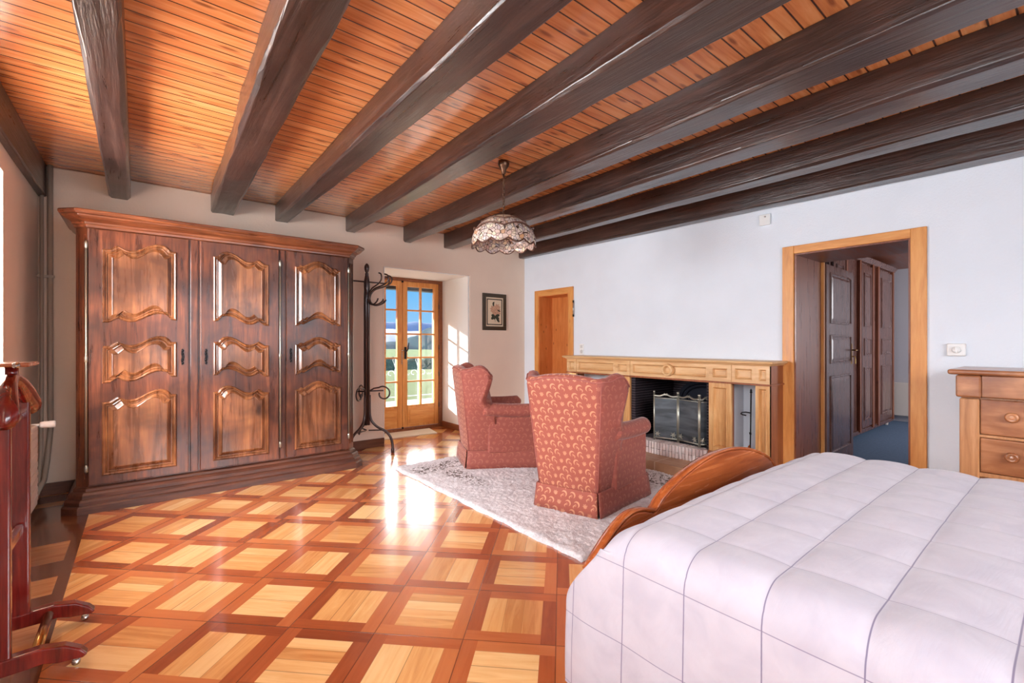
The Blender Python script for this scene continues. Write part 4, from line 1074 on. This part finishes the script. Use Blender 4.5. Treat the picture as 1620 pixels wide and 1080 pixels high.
for i in range(NB):
    t = (i+0.5)/NB; y = lerp(2.262, 3.155, t); bow = 0.045*(1-(2*t-1)**2); x0 = 4.215-bow
    b = MB(); w = 0.0138
    b.box(x0, 4.335, y-w, y+w, 0.0905, 0.150 if i % 2 else 0.146, MH)
    b.box(x0+0.002, 4.335, y-w, y+w, 0.150, 0.2165, MH)
    b.build('hearth_brick', brick.mat, hb, 0.004)
m = MB(); m.prism([(lerp(2.262, 3.155, t), 0) for t in (0, 1)], 0, 1, 'Z') if False else None
# tiled step
tile = NT('clay_floor_tiles'); vt = tile.coord(); TX, TY, TZ = tile.sep(vt)
def tl_(a, per, off):
    f = tile.m('FRACT', tile.m('DIVIDE', tile.m('SUBTRACT', a, off), per)); return tile.mr(tile.m('MINIMUM', f, tile.m('SUBTRACT', 1.0, f)), 0.012, 0.022, 1, 0)
gr = tile.m('MAXIMUM', tl_(TY, 0.34, 2.62), tl_(TX, 0.17, 4.03))
nt = tile.noise(vt, 6, 4)
tile.bump(tile.m('SUBTRACT', tile.m('MULTIPLY', nt, 0.2), gr), 0.4, 0.004)
tile.fin(tile.mix(tile.m('MULTIPLY', gr, 0.7), tile.mix(tile.mr(nt, 0.35, 0.65, 0, 1), srgb(168, 124, 94), srgb(188, 146, 114)), srgb(214, 190, 168)), 0.4, 0.4)
tag(MB().box(3.90, XF+0.05, 1.75, 4.10, 0.0, 0.09).build('tiled_hearth_step', tile.mat, bevel=0.006), 'low step of brown clay tiles in front of the brick hearth', 'hearth step')

# fire screen: three hinged mesh panels
fs = thing('fire_screen', 'folding pewter fire screen of dark mesh with star ornaments', 'fire screen', (4.3, 2.6, 0.217))
meshm = NT('fine_dark_wire_mesh'); vm = meshm.coord(); a_ = meshm.sep(vm)
meshm.bump(meshm.noise(meshm.mapping(vm, (400, 400, 60)), 1, 2), 0.4, 0.002)
nz = meshm.noise(meshm.mapping(vm, (3, 3, 16)), 1.0, 3, 0.5, 0.6)
meshm.fin(meshm.mix(meshm.mr(nz, 0.35, 0.65, 0, 1), srgb(58, 62, 66), srgb(92, 98, 104)), 0.5, 0.5, 0.3)
pts_s = [(4.265, 2.875), (4.335, 2.63), (4.285, 2.37), (4.37, 2.29)]
for i in range(3):
    p, q = Vector(pts_s[i]), Vector(pts_s[i+1]); L = (q-p).length; ang = math.atan2((q-p).y, (q-p).x)
    MM = T((p.x-4.3, p.y-2.6, 0)) @ R(ang)
    hgt = 0.455
    crest = [(lerp(0, L, k/16), hgt+0.052*math.exp(-((k/16-0.5)/0.22)**2)+0.018*math.cos(k/16*2*PI)) for k in range(17)]
    f = MB()
    f.tube([(0.006, 0, 0), (0.006, 0, hgt+0.045)], 0.009, 8, MM).tube([(L-0.006, 0, 0), (L-0.006, 0, hgt+0.045)], 0.009, 8, MM)
    f.tube([(0, 0, 0.03), (L, 0, 0.03)], 0.008, 6, MM).tube([(x, 0, z) for x, z in crest], 0.011, 6, MM).tube([(0, 0, hgt-0.008), (L, 0, hgt-0.008)], 0.005, 6, MM)
    for sx in (0.006, L-0.006): f.lathe([(0.003, 0), (0.012, 0.008), (0.010, 0.02), (0.001, 0.026)], 8, MM @ T((sx, 0, hgt+0.045)))
    f.tube([(L*0.38, 0, hgt+0.02), (L*0.45, -0.003, hgt+0.045), (L*0.5, 0, hgt+0.02), (L*0.55, -0.003, hgt+0.045), (L*0.62, 0, hgt+0.02)], 0.006, 6, MM)
    fr = f.build('screen_frame', 'pewter', fs)
    g = MB(); g.box(0.008, L-0.008, -0.002, 0.002, 0.03, hgt, MM); g.build('wire_mesh', meshm.mat, fr)
    for sx in ((0.045, L-0.045) if i < 2 else (0.03,)):
        st = MB(); sp = []
        for k in range(12):
            r_ = 0.034 if k % 2 == 0 else 0.013; aa = k*PI/6+0.2; sp.append((sx+r_*math.cos(aa), 0.072+r_*math.sin(aa)))
        side = 1
        st.prism(sp, -0.020, -0.008, 'Y', MM); st.lathe([(0.012, 0), (0.008, -0.008), (0.001, -0.011)], 8, MM, axis='Y', loc=(sx, -0.018, 0.072))
        st.build('star_ornament', 'pewter', fr, 0.002)
# poker hanging in the niche
pk = thing('fire_poker', 'thin black fire iron with a ring hook in the right niche', 'fire tool', (4.40, 1.935, 0))
m = MB(); m.tube([(0, 0, 0.235), (0, -0.004, 0.45), (0, -0.008, 0.78)], 0.006, 8).lathe([(0.004, 0.78), (0.012, 0.79), (0.008, 0.80), (0.010, 0.81), (0.002, 0.825)], 8, loc=(0, -0.008, 0))
m.tube([(0, -0.004, 0.40), (0, 0.0, 0.42)], 0.010, 8); m.build('shaft', 'iron', pk)
m = MB(); m.tube([(-0.0, 0.0, 0.60), (-0.02, 0.03, 0.605), (-0.03, 0.06, 0.60), (-0.02, 0.075, 0.585), (0.0, 0.07, 0.575), (0.01, 0.04, 0.57)], 0.006, 8); m.build('hook', 'iron', pk)
m = MB(); m.tube([(0, 0.002, 0.30), (-0.005, 0.02, 0.25), (-0.01, 0.035, 0.16)], [0.008, 0.014, 0.018], 8); m.build('wooden_grip', 'bed_wood', pk)

# ------------------------------------------------------------------ small wooden door (door_2) in the fireplace wall
d2 = root('door_2', 'knotty pine door deep in an orange pine frame left of the fireplace')
m = MB(); m.box(XR-0.02, XR, 4.305, 4.395, 0, 2.01).box(XR-0.02, XR, 5.0, 5.08, 0, 2.01)
m.build('door_casing', 'pine', d2, 0.004)
m = MB(); m.box(XR-0.02, XR, 4.395, 5.0, 1.925, 2.01); m.build('casing_head', 'pine_y', d2, 0.004)
m = MB(); m.box(XR-0.01, 4.80, 4.985, 5.0, 0, 1.93).box(XR-0.01, 4.80, 4.40, 4.412, 0, 1.93).box(XR-0.01, 4.80, 4.412, 4.985, 1.918, 1.93); m.build('door_jamb', 'pine_door', d2)
m = MB(); m.box(4.80, 4.84, 4.40, 5.0, 0, 1.93); m.build('door_leaf', 'pine_door', d2)
m = MB(); m.lathe([(0.007, 1.62), (0.007, 1.80)], 10, loc=(XR-0.022, 4.296, 0)); m.build('hinge', 'steel', d2)
m = MB(); m.lathe([(0.010, 1.60), (0.010, 1.625)], 10, loc=(XR-0.022, 4.296, 0)); m.lathe([(0.010, 1.795), (0.010, 1.82)], 10, loc=(XR-0.022, 4.296, 0)); m.build('hinge_cap', 'iron', d2)

# ------------------------------------------------------------------ doorway to the dressing room (door_3)
d3 = root('door_3', 'wide pine framed doorway with a dark panelled door opened into the next room')
m = MB(); m.box(XR-0.022, XR, 0.722, 0.816, 0, 2.113).box(XR-0.022, XR, 1.614, 1.708, 0, 2.113); m.build('door_casing', 'pine', d3, 0.004)
m = MB(); m.box(XR-0.020, XR, 0.816, 1.614, 2.042, 2.113); m.build('casing_head', 'pine_y', d3, 0.004)
m = MB(); m.box(XR-0.005, XO, 1.60, 1.615, 0, 2.045).box(XR-0.005, XO, 0.815, 0.83, 0, 2.045); m.build('door_jamb', 'reveal_wood', d3)
m = MB(); m.box(XR-0.005, XO, 0.83, 1.60, 2.03, 2.046); m.build('jamb_head', 'reveal_wood_x', d3)
m = MB(); m.box(XO-0.012, XO+0.012, 1.575, 1.60, 0, 2.03).box(XO-0.012, XO+0.012, 0.83, 0.855, 0, 2.03); m.build('door_stop', 'pine', d3)
def panel_leaf(parent, name, MM, w, h, th, mat, pan=((0.10, 0.86), (0.98, 1.28), (1.38, 1.94)), mx_=0.10):
    L = MB(); L.box(0, w, -th/2, th/2, 0.01, h, MM); lf = L.build(name, mat, parent, 0.003)
    for z0, z1 in pan:
        p = MB()
        for side in (-1, 1):
            rws = []
            for d, hh in ((0, 0), (0.004, 0.010), (0.016, 0.012), (0.022, 0.003), (0.030, 0.002), (0.055, 0.009), (0.06, 0.009)):
                y = side*(th/2+hh); rws.append([(mx_+d, y, z0+d), (w-mx_-d, y, z0+d), (w-mx_-d, y, z1-d), (mx_+d, y, z1-d)])
            p.grid(rws, closeu=True, smooth=False, M4=MM); n = len(p.v); p.f.append((n-4, n-3, n-2, n-1)); p.sm.append(False)
        p.build('panel', mat, lf)
    return lf
MM = T((XO+0.03, 1.585, 0)) @ R(math.radians(1.5))
lf = panel_leaf(d3, 'door_leaf', MM, 0.92, 2.02, 0.04, 'closet_wood', ((0.14, 0.92), (1.04, 1.33), (1.44, 1.95)), 0.11)
m = MB(); m.box(0.845, 0.875, -0.026, -0.02, 1.02, 1.24, MM).tube([(0.86, -0.026, 1.17), (0.86, -0.07, 1.17), (0.77, -0.072, 1.17)], 0.008, 8, MM)
m.tube([(0.86, 0.0, 1.10), (0.86, -0.05, 1.10)], 0.006, 8, MM); m.tube([(0.86, 0.02, 1.17), (0.86, 0.06, 1.17), (0.90, 0.062, 1.17)], 0.008, 8, MM)
m.build('handle', 'brass', lf)
m = MB(); m.box(0.85, 0.875, -0.058, -0.052, 1.02, 1.075, MM); m.tube([(0.86, -0.05, 1.10), (0.862, -0.055, 1.075)], 0.004, 6, MM); m.build('key_tag', plain('yellow_key_tag', srgb(226, 186, 70), 0.4), lf, 0.002)

# dressing room beyond
carpet = plain('blue_grey_carpet', srgb(88, 112, 140), 0.95, bump=0.5, bscale=250, var=0.08)
struct(MB().box(XO-0.01, 9.6, -1.4, 2.6, -0.1, 0.003).build('floor_dressing_room', carpet), 'blue grey carpet of the dressing room')
struct(MB().box(XR+0.02, XO, 0.83, 1.60, -0.1, 0.003).build('floor_threshold', carpet))
grey_wall = plaster('grey_violet_plaster', srgb(196, 192, 198), 40, 0.2)
struct(MB().box(9.4, 9.5, -1.4, 2.6, 0, 2.5).box(XO, 9.5, 2.5, 2.6, 0, 2.5).box(XO, 9.5, -1.4, -1.3, 0, 2.5).build('wall_dressing_room', grey_wall))
struct(MB().box(XO, 9.5, -1.4, 2.6, 2.42, 2.5).build('ceiling_dressing_room', 'reveal_wood_x'))
ct = thing('closet', 'tall dark brown panelled closet standing in the dressing room', 'closet', (7.5, 2.1, 0))
m = MB(); m.box(-1.35, 1.40, -0.28, 0.35, 0.10, 2.36).box(-1.35, 1.40, -0.30, -0.27, 0.07, 0.12)
m.build('carcass', 'closet_wood', ct, 0.004)
m = MB(); m.prism([(-0.28, 2.30), (-0.31, 2.31), (-0.34, 2.35), (-0.345, 2.37), (0.35, 2.37), (0.35, 2.30)], -1.38, 1.42, 'X'); m.build('cornice', 'closet_wood', ct)
for x0, x1 in ((-1.30, -0.88), (-0.22, 0.24), (0.60, 1.28)):
    panel_leaf(ct, 'door', T((x0, -0.295, 0.13)), x1-x0, 2.14, 0.025, 'closet_wood', ((0.10, 0.80), (0.95, 1.18), (1.33, 2.04)), 0.08)
for x in (-0.84, -0.30, 0.28, 0.54, 1.34):
    m = MB(); m.box(x-0.03, x+0.03, -0.315, -0.28, 0.10, 2.32); m.build('stile', 'reveal_wood', ct, 0.004)
m = MB()
for x in (-1.3, 1.32):
    m = MB(); m.lathe([(0.03, 0.004), (0.035, 0.03), (0.028, 0.10)], 10, loc=(x, -0.22, 0)); m.build('foot', 'cream_enamel', ct)
tag(MB().box(9.31, 9.39, 1.3, 1.95, 0.10, 0.62).build('low_heater', 'cream_enamel', bevel=0.01), 'pale low heater on the far wall of the dressing room', 'heater')

# ------------------------------------------------------------------ dresser
ds = thing('dresser', 'walnut chest of drawers with round knobs at the right edge', 'dresser', (4.27, -0.10, 0))
hw = 0.60
m = MB(); m.box(-0.24, 0.265, -hw+0.02, hw-0.02, 0.05, 1.05); m.build('carcass', 'dresser_rail', ds, 0.004)
m = MB(); m.box(-0.315, 0.27, -hw-0.05, hw+0.035, 1.052, 1.084); m.build('top_slab', 'dresser', ds, 0.013, 4)
m = MB(); m.box(-0.29, -0.24, -hw+0.115, hw-0.115+0.0, 0.918, 1.05)
m.build('top_drawer', 'dresser', ds, 0.006, 3)
for sg in (-1, 1):
    m = MB(); m.box(-0.292, 0.2, sg*hw if sg < 0 else hw-0.115, sg*hw+0.115 if sg < 0 else hw, 0.912, 1.05); m.build('corner_block', 'dresser', ds, 0.012, 3)
    m = MB(); m.box(-0.272, 0.2, (sg*hw+0.0) if sg < 0 else hw-0.105, (sg*hw+0.105) if sg < 0 else hw-0.015, 0.0, 0.905); m.build('pilaster', 'dresser_rail', ds, 0.010, 3)
for z0, z1 in ((0.692, 0.905), (0.460, 0.668), (0.225, 0.425)):
    m = MB(); m.box(-0.268, -0.24, -hw+0.108, hw-0.108, z0, z1); dr = m.build('drawer', 'dresser', ds, 0.006, 3)
    for y in (-0.36, 0.36):
        m = MB(); m.lathe([(0.0, -0.012), (0.008, -0.014), (0.014, -0.010), (0.018, -0.013), (0.026, -0.012), (0.030, -0.004), (0.031, 0.004), (0.016, 0.012), (0.014, 0.02)], 20, axis='X', loc=(-0.288, y, (z0+z1)/2+0.01)); m.build('knob', 'dresser', dr)
m = MB(); m.box(-0.262, -0.24, -hw+0.1, hw-0.1, 0.672, 0.688).box(-0.262, -0.24, -hw+0.1, hw-0.1, 0.43, 0.456).box(-0.26, -0.23, -hw+0.1, hw-0.1, 0.05, 0.2); m.build('drawer_rails', 'dresser_rail', ds, 0.002)

# ------------------------------------------------------------------ wall fittings
m = MB(); m.box(XR-0.026, XR, 0.515, 0.615, 1.155, 1.245)
o = m.build('thermostat', 'white_plastic', None, 0.008, 3)
tag(o, 'white square thermostat on the wall above the dresser', 'thermostat')
m = MB(); m.lathe([(0.024, 0.0), (0.024, -0.012), (0.02, -0.016), (0.0, -0.016)], 20, axis='X', loc=(XR-0.026, 0.563, 1.20)); m.box(XR-0.048, XR-0.04, 0.558, 0.567, 1.18, 1.22); m.build('dial', 'white_plastic', o)
m = MB(); m.box(XR-0.03, XR, 1.81, 1.905, 2.345, 2.445); o = m.build('wall_sensor', 'white_plastic', None, 0.006, 3)
tag(o, 'small white sensor box high on the wall left of the doorway', 'sensor')
m = MB(); m.lathe([(0.006, 0), (0.006, -0.01), (0, -0.012)], 10, axis='X', loc=(XR-0.03, 1.85, 2.42)); m.build('indicator_light', plain('grey_dot', srgb(150, 150, 150)), o)
m = MB(); m.box(XR-0.012, XR, 4.12, 4.195, 1.09, 1.235); o = m.build('wall_outlet', 'white_plastic', None, 0.004, 2)
tag(o, 'white double wall outlet above the left end of the mantel', 'outlet')
m = MB(); m.box(XR-0.016, XR-0.012, 4.14, 4.175, 1.18, 1.22).lathe([(0.024, 0), (0.02, -0.003), (0, -0.003)], 16, axis='X', loc=(XR-0.012, 4.157, 1.135)); m.build('socket', plain('outlet_inner', srgb(210, 208, 204)), o)

# ------------------------------------------------------------------ hanging lamp
lp = thing('pendant_lamp', 'stained-glass dome pendant lamp hanging on a chain between beams', 'lamp', (2.262, 2.91, 0))
m = MB(); m.lathe([(0.045, 2.70), (0.046, 2.675), (0.036, 2.655), (0.020, 2.635), (0.015, 2.60), (0.006, 2.595)], 20); m.build('canopy', 'bronze', lp)
m = MB(); z = 2.60; i = 0
m.tube([(0.0, 0, 2.60), (0.0, 0, 2.50)], 0.004, 6)
while z > 2.27:
    pts = [(0.009*math.cos(a), 0, z-0.014+0.016*math.sin(a)) for a in [2*PI*k/10 for k in range(10)]]
    if i % 2: pts = [(0, p[0], p[2]) for p in pts]
    m.tube(pts, 0.0028, 5, close=True); z -= 0.024; i += 1
m.build('chain', 'bronze', lp)
tg = NT('stained_glass_mosaic'); vv = tg.coord(); TX, TY, TZ = tg.sep(vv)
mp = tg.comb(tg.m('MULTIPLY', tg.m('ARCTAN2', TY, TX), 0.25), TZ, 0.0)
ve = tg.n('TexVoronoi', feature='DISTANCE_TO_EDGE'); tg.l(mp, ve.inputs['Vector']); ve.inputs['Scale'].default_value = 34
vc = tg.n('TexVoronoi'); tg.l(mp, vc.inputs['Vector']); vc.inputs['Scale'].default_value = 34
lead = tg.mr(ve.outputs['Distance'], 0.03, 0.07, 1, 0)
hx = tg.sep(vc.outputs['Color'])
gc = tg.ramp(hx[0], [(0.0, srgb(196, 180, 176)), (0.3, srgb(226, 204, 186)), (0.5, srgb(206, 172, 160)), (0.66, srgb(238, 222, 190)), (0.85, srgb(188, 176, 182)), (1.0, srgb(214, 160, 110))])
crown = tg.mr(TZ, 2.206, 2.210, 0, 1)
tg.fin(tg.mix(crown, tg.mix(lead, gc, srgb(70, 50, 42)), srgb(232, 214, 186)), 0.25, 0.5)
tg.b.inputs['Transmission Weight'].default_value = 0.0
tg.b.inputs['Subsurface Weight'].default_value = 0.0
NA = 96; LOB = 12
def lampP(t, a, inner=0):
    # t 0 top .. 1 rim
    r = 0.262*math.sin(t*PI*0.5*0.98)**0.85; z = 2.262-0.165*(1-math.cos(t*PI*0.5))
    return r, z
prof = [(0.02, 2.268), (0.06, 2.262), (0.115, 2.245), (0.165, 2.215), (0.205, 2.178), (0.235, 2.135), (0.250, 2.095), (0.254, 2.065), (0.250, 2.04)]
rows = []
for k, (r, z) in enumerate(prof):
    row = []
    for j in range(NA):
        a = 2*PI*j/NA; sc_ = abs(math.sin(a*LOB/2))
        zz = z-(0.03*sc_*(max(0, k-5)/3)**1.2); rr_ = r*(1+0.02*math.sin(a*LOB/2)**2*(k/8))
        row.append((rr_*math.cos(a), rr_*math.sin(a), zz))
    rows.append(row)
m = MB(); m.grid(rows, closeu=True); sh = m.build('lamp_shade', tg.mat, lp, fixn=True)
sd = sh.modifiers.new('thick', 'SOLIDIFY'); sd.thickness = 0.004
def band(kf, rad, zoff=0):
    b = MB(); pts = []
    for j in range(NA):
        a = 2*PI*j/NA; i0 = int(kf); f_ = kf-i0; i1 = min(i0+1, len(prof)-1)
        p, q = rows[i0][j], rows[i1][j]; w = zoff*abs(math.sin(a*LOB/4+0.4))
        pts.append((lerp(p[0], q[0], f_)*1.006, lerp(p[1], q[1], f_)*1.006, lerp(p[2], q[2], f_)+w))
    b.tube(pts, rad, 6, close=True); return b
lead_m = plain('brown_lead_came', srgb(96, 62, 48), 0.4, 0.3); M['came'] = lead_m
for kf, rad, zo in ((8, 0.006, 0), (5.0, 0.006, 0.028), (3.3, 0.005, 0.012), (0, 0.006, 0)):
    band(kf, rad, zo).build('came_band', 'came', sh)
m = MB()
for j in range(14):
    a = 2*PI*j/14; m.tube([(0.03*math.cos(a), 0.03*math.sin(a), 2.268), (0.117*math.cos(a), 0.117*math.sin(a), 2.248), (0.166*math.cos(a), 0.166*math.sin(a), 2.218), (0.18*math.cos(a), 0.18*math.sin(a), 2.206)], 0.0022, 4)
m.build('crown_leading', 'came', sh)
m = MB(); m.lathe([(0.018, 2.275), (0.03, 2.272), (0.03, 2.264), (0.012, 2.26), (0.016, 2.2), (0.016, 2.16), (0.03, 2.14), (0.032, 2.11), (0.02, 2.08), (0.0, 2.07)], 16); m.build('lamp_holder', 'bronze', lp)

# ------------------------------------------------------------------ bed
bd = thing('bed', 'cherry wood bed with an arched footboard, mostly under a pale spread', 'bed', (2.1, 0.1, 0))
MBd = T((-2.1, -0.1, 0))
def fb_top(x):
    u = (x-2.38)/0.60
    if abs(u) < 1: return 0.515+0.16*math.cos(u*PI/2)**0.72
    d = abs(x-2.38)-0.60
    if x > 2.38: return 0.515-min(0.10, d*0.8)
    if d < 0.03: return 0.515-0.012*math.sin(d/0.03*PI/2)
    return 0.503+0.030*math.sin(min(1, (d-0.03)/0.12)*PI/2)-0.16*max(0, (d-0.17)/0.27)**1.6
pts = [(1.34, 0.12)]+[(lerp(1.34, 3.42, i/90), fb_top(lerp(1.34, 3.42, i/90))) for i in range(91)]+[(3.42, 0.12)]
m = MB(); m.prism(pts, 1.175, 1.225, 'Y', MBd); m.build('footboard', 'bed_wood', bd, 0.006, 2)
m = MB(); m.tube([(x-2.1, 1.10, z+0.004) for x, z in pts[1:-1]], 0.031, 8, flat=0.35); m.build('footboard_rim', 'bed_wood', bd)
hp = [(1.2, 0.1), (1.2, 0.85)]+[(lerp(1.2, 3.0, i/20), 0.85+0.2*math.sin(PI*i/20)) for i in range(21)]+[(3.0, 0.1)]
m = MB(); m.prism(hp, -1.06, -1.01, 'Y', MBd); m.build('headboard', 'bed_wood', bd, 0.006)
for x0, x1 in ((1.36, 1.39), (2.93, 2.96)):
    m = MB(); m.box(x0, x1, -1.0, 1.17, 0.2, 0.36, MBd); m.build('side_rail', 'bed_wood', bd, 0.004)
for x, y in ((1.25, -1.035), (2.95, -1.035), (1.40, 1.2), (3.36, 1.2)):
    if True:
        m = MB(); m.box(x-0.03, x+0.03, y-0.028, y+0.028, 0, 0.2, MBd); m.build('leg', 'bed_wood', bd, 0.006)
m = MB(); m.box(1.28, 2.92, -0.99, 0.94, 0.25, 0.56, MBd); m.build('mattress', plain('white_mattress', srgb(230, 228, 226), 0.9), bd, 0.05, 4)

# bedspread
def spread():
    XS, XE, ZT, rc = 1.19, 3.02, 0.638, 0.10
    prof = []  # (x, z, nx, nz, a) along the arc length starting at left hem
    a = 0; zl = 0.05
    n1 = 60
    L1 = ZT-rc-zl
    for i in range(n1): z = zl+L1*i/n1; prof.append((XS, z, -1, 0, z-0.30+0.0))
    a0 = ZT-rc-0.30; n2 = 22
    for i in range(n2):
        t = i/n2*PI/2; prof.append((XS+rc-rc*math.cos(t), ZT-rc+rc*math.sin(t), -math.cos(t), math.sin(t), a0+rc*t))
    a1 = a0+rc*PI/2; L3 = XE-XS-2*rc; n3 = 190
    for i in range(n3): x = XS+rc+L3*i/n3; prof.append((x, ZT+0.012*math.sin(PI*i/n3), 0, 1, a1+L3*i/n3))
    a2 = a1+L3
    for i in range(n2):
        t = i/n2*PI/2; prof.append((XE-rc+rc*math.sin(t), ZT-rc+rc*math.cos(t), math.sin(t), math.cos(t), a2+rc*t))
    a3 = a2+rc*PI/2; n4 = 20
    for i in range(n4+1): z = ZT-rc-L1*i/n4; prof.append((XE, z, 1, 0, a3+(ZT-rc-z)))
    def ss(t): t = max(0, min(1, t)); return t*t*(3-2*t)
    NY = 190; YN = -0.98
    rows = []; uvs = []
    PA, PB = 0.24, 0.208
    for k in range(NY+17):
        row = []; uv = []
        for (x, z, nx, nz, a) in prof:
            yend = 0.985+0.17*(1-ss((z-0.33)/0.30)) if x < 1.6 else 0.985+0.10*(1-ss((z-0.33)/0.30))
            if k <= NY: y = lerp(YN, yend, k/NY); tuck = 0
            else: y = yend; tuck = (k-NY)/16
            b = y
            pa = abs(math.sin(PI*a/PA)); pb = abs(math.sin(PI*(b-0.08)/PB))
            puff = (0.004+0.013*max(0, nz))*((0.35+0.65*pa**0.45)*(pb**0.5))
            # foot rounding near the end on top
            drop = 0
            if nz > 0.3 and tuck == 0:
                e = max(0, (y-(yend-0.10))/0.10); drop = 0.045*e*e*nz
            px, py, pz = x+nx*puff, y, z+nz*puff-drop
            # slight drape folds on the hanging side
            if nz < 0.5 and nx < 0:
                hfold = (1-ss((z-0.1)/0.5)); px += -0.010*hfold*math.sin(y*7.0+1.0)-0.006*hfold*math.sin(y*19)
                px -= 0.02*hfold*0.5
            if tuck > 0:
                if nz > 0.5 or nx > 0:
                    pz -= 0.045*0+0.30*tuck; py += 0.035*math.sin(min(1, tuck*2)*PI/2); pz = max(pz, 0.06)
                    pz += -0.0
                else:
                    g = ss((z-0.45)/0.18)
                    pz = pz-0.30*tuck*g; px += 0.16*tuck*(1-g)+0.02*tuck*g; py += 0.02*math.sin(min(1, tuck*2)*PI/2)*g
                    pz = max(pz, 0.05)
            row.append((px, py, pz)); uv.append((a, b+tuck*0.3))
        rows.append(row); uvs.append(uv)
    # drop on rows at the end must meet the tuck
    m = MB()
    last = rows[NY]
    for k in range(NY+1, NY+17):
        for i, p in enumerate(rows[k]):
            nz = prof[i][3]
            if nz > 0.3: rows[k][i] = (p[0], p[1], p[2]-0.045*nz)
    m.grid(rows, uvs=uvs)
    return m.build('bedspread', 'spread', fixn=False)
bs = spread()
tag(bs, 'pale lilac-grey quilted bedspread draped over the bed to the floor', 'bedspread')
for p in bs.data.polygons: p.use_smooth = True

# ------------------------------------------------------------------ valet stand
vs_ = thing('valet_stand', 'polished mahogany clothes valet on castors at the left edge', 'valet stand', (-0.395, 2.64, 0))
for y in (-0.185, 0.185):
    m = MB(); m.box(-0.028, 0.028, y-0.016, y+0.016, 0.07, 0.955 if y < 0 else 1.03); m.build('upright', 'mahogany', vs_, 0.007, 3)
    pts = [(-0.24, 0.035), (-0.20, 0.075), (-0.10, 0.095), (0.0, 0.105), (0.10, 0.110), (0.17, 0.095), (0.215, 0.065), (0.235, 0.04), (0.22, 0.028), (0.20, 0.032), (0.15, 0.036), (0.11, 0.050), (0.06, 0.046), (0.0, 0.045), (-0.08, 0.045), (-0.12, 0.036), (-0.18, 0.032), (-0.22, 0.028)]
    m = MB(); m.prism(pts, y-0.022, y+0.022, 'Y'); m.build('foot', 'mahogany', vs_, 0.006, 3)
    for x in (-0.205, 0.20):
        m = MB(); m.lathe([(0.0, -0.008), (0.013, -0.008), (0.014, 0.0), (0.013, 0.008), (0.0, 0.008)], 14, axis='Y', loc=(x, y, 0.0145)); m.tube([(x, y, 0.015), (x, y, 0.038)], 0.005, 6); m.box(x-0.008, x+0.008, y-0.011, y+0.011, 0.026, 0.034)
        m.build('caster', 'steel', vs_)
m = MB(); m.tube([(0.085, -0.18, 0.075), (0.085, 0.18, 0.075)], 0.017, 12); m.build('shoe_rail', 'brass', vs_)
m = MB(); m.box(-0.012, 0.012, -0.16, 0.16, 0.45, 0.49); m.build('crosspiece', 'mahogany', vs_, 0.006, 2)
m = MB(); m.box(-0.014, 0.014, -0.20, 0.20, 0.93, 0.955); m.build('trouser_bar', 'mahogany', vs_, 0.006, 2)
# hanger with broad drooping shoulders
m = MB(); rows = []
for i in range(33):
    t = -1+i/16; a = abs(t); y = 0.255*t*(1.0)
    zc = 1.115-0.145*a**1.6; hh = 0.018+0.030*math.sin(min(1, a)*PI*0.62)**2; ww = 0.020+0.020*a**1.5
    if a > 0.93: q = (a-0.93)/0.07; hh *= math.sqrt(max(0.03, 1-q*q)); ww *= math.sqrt(max(0.03, 1-q*q))
    xo = 0.020*a
    rows.append([(xo+ww*math.cos(s), y, zc+hh*math.sin(s)) for s in [2*PI*k/14 for k in range(14)]])
m.grid(rows, closeu=True); m.f += [tuple(range(14)), tuple(32*14+j for j in range(14))]; m.sm += [True]*2
m.tube([(0, 0, 1.09), (0, 0, 1.165)], 0.02, 10)
m.build('hanger', 'mahogany', vs_)
m = MB(); m.box(-0.055, 0.065, -0.11, 0.11, 1.158, 1.172); m.build('tray', 'bed_wood', vs_, 0.005, 2)
m = MB(); m.lathe([(0.0, -0.012), (0.010, -0.008), (0.012, 0), (0.010, 0.008), (0, 0.012)], 12, axis='Y', loc=(0.03, -0.118, 1.165)); m.build('tray_knob', 'steel', vs_)
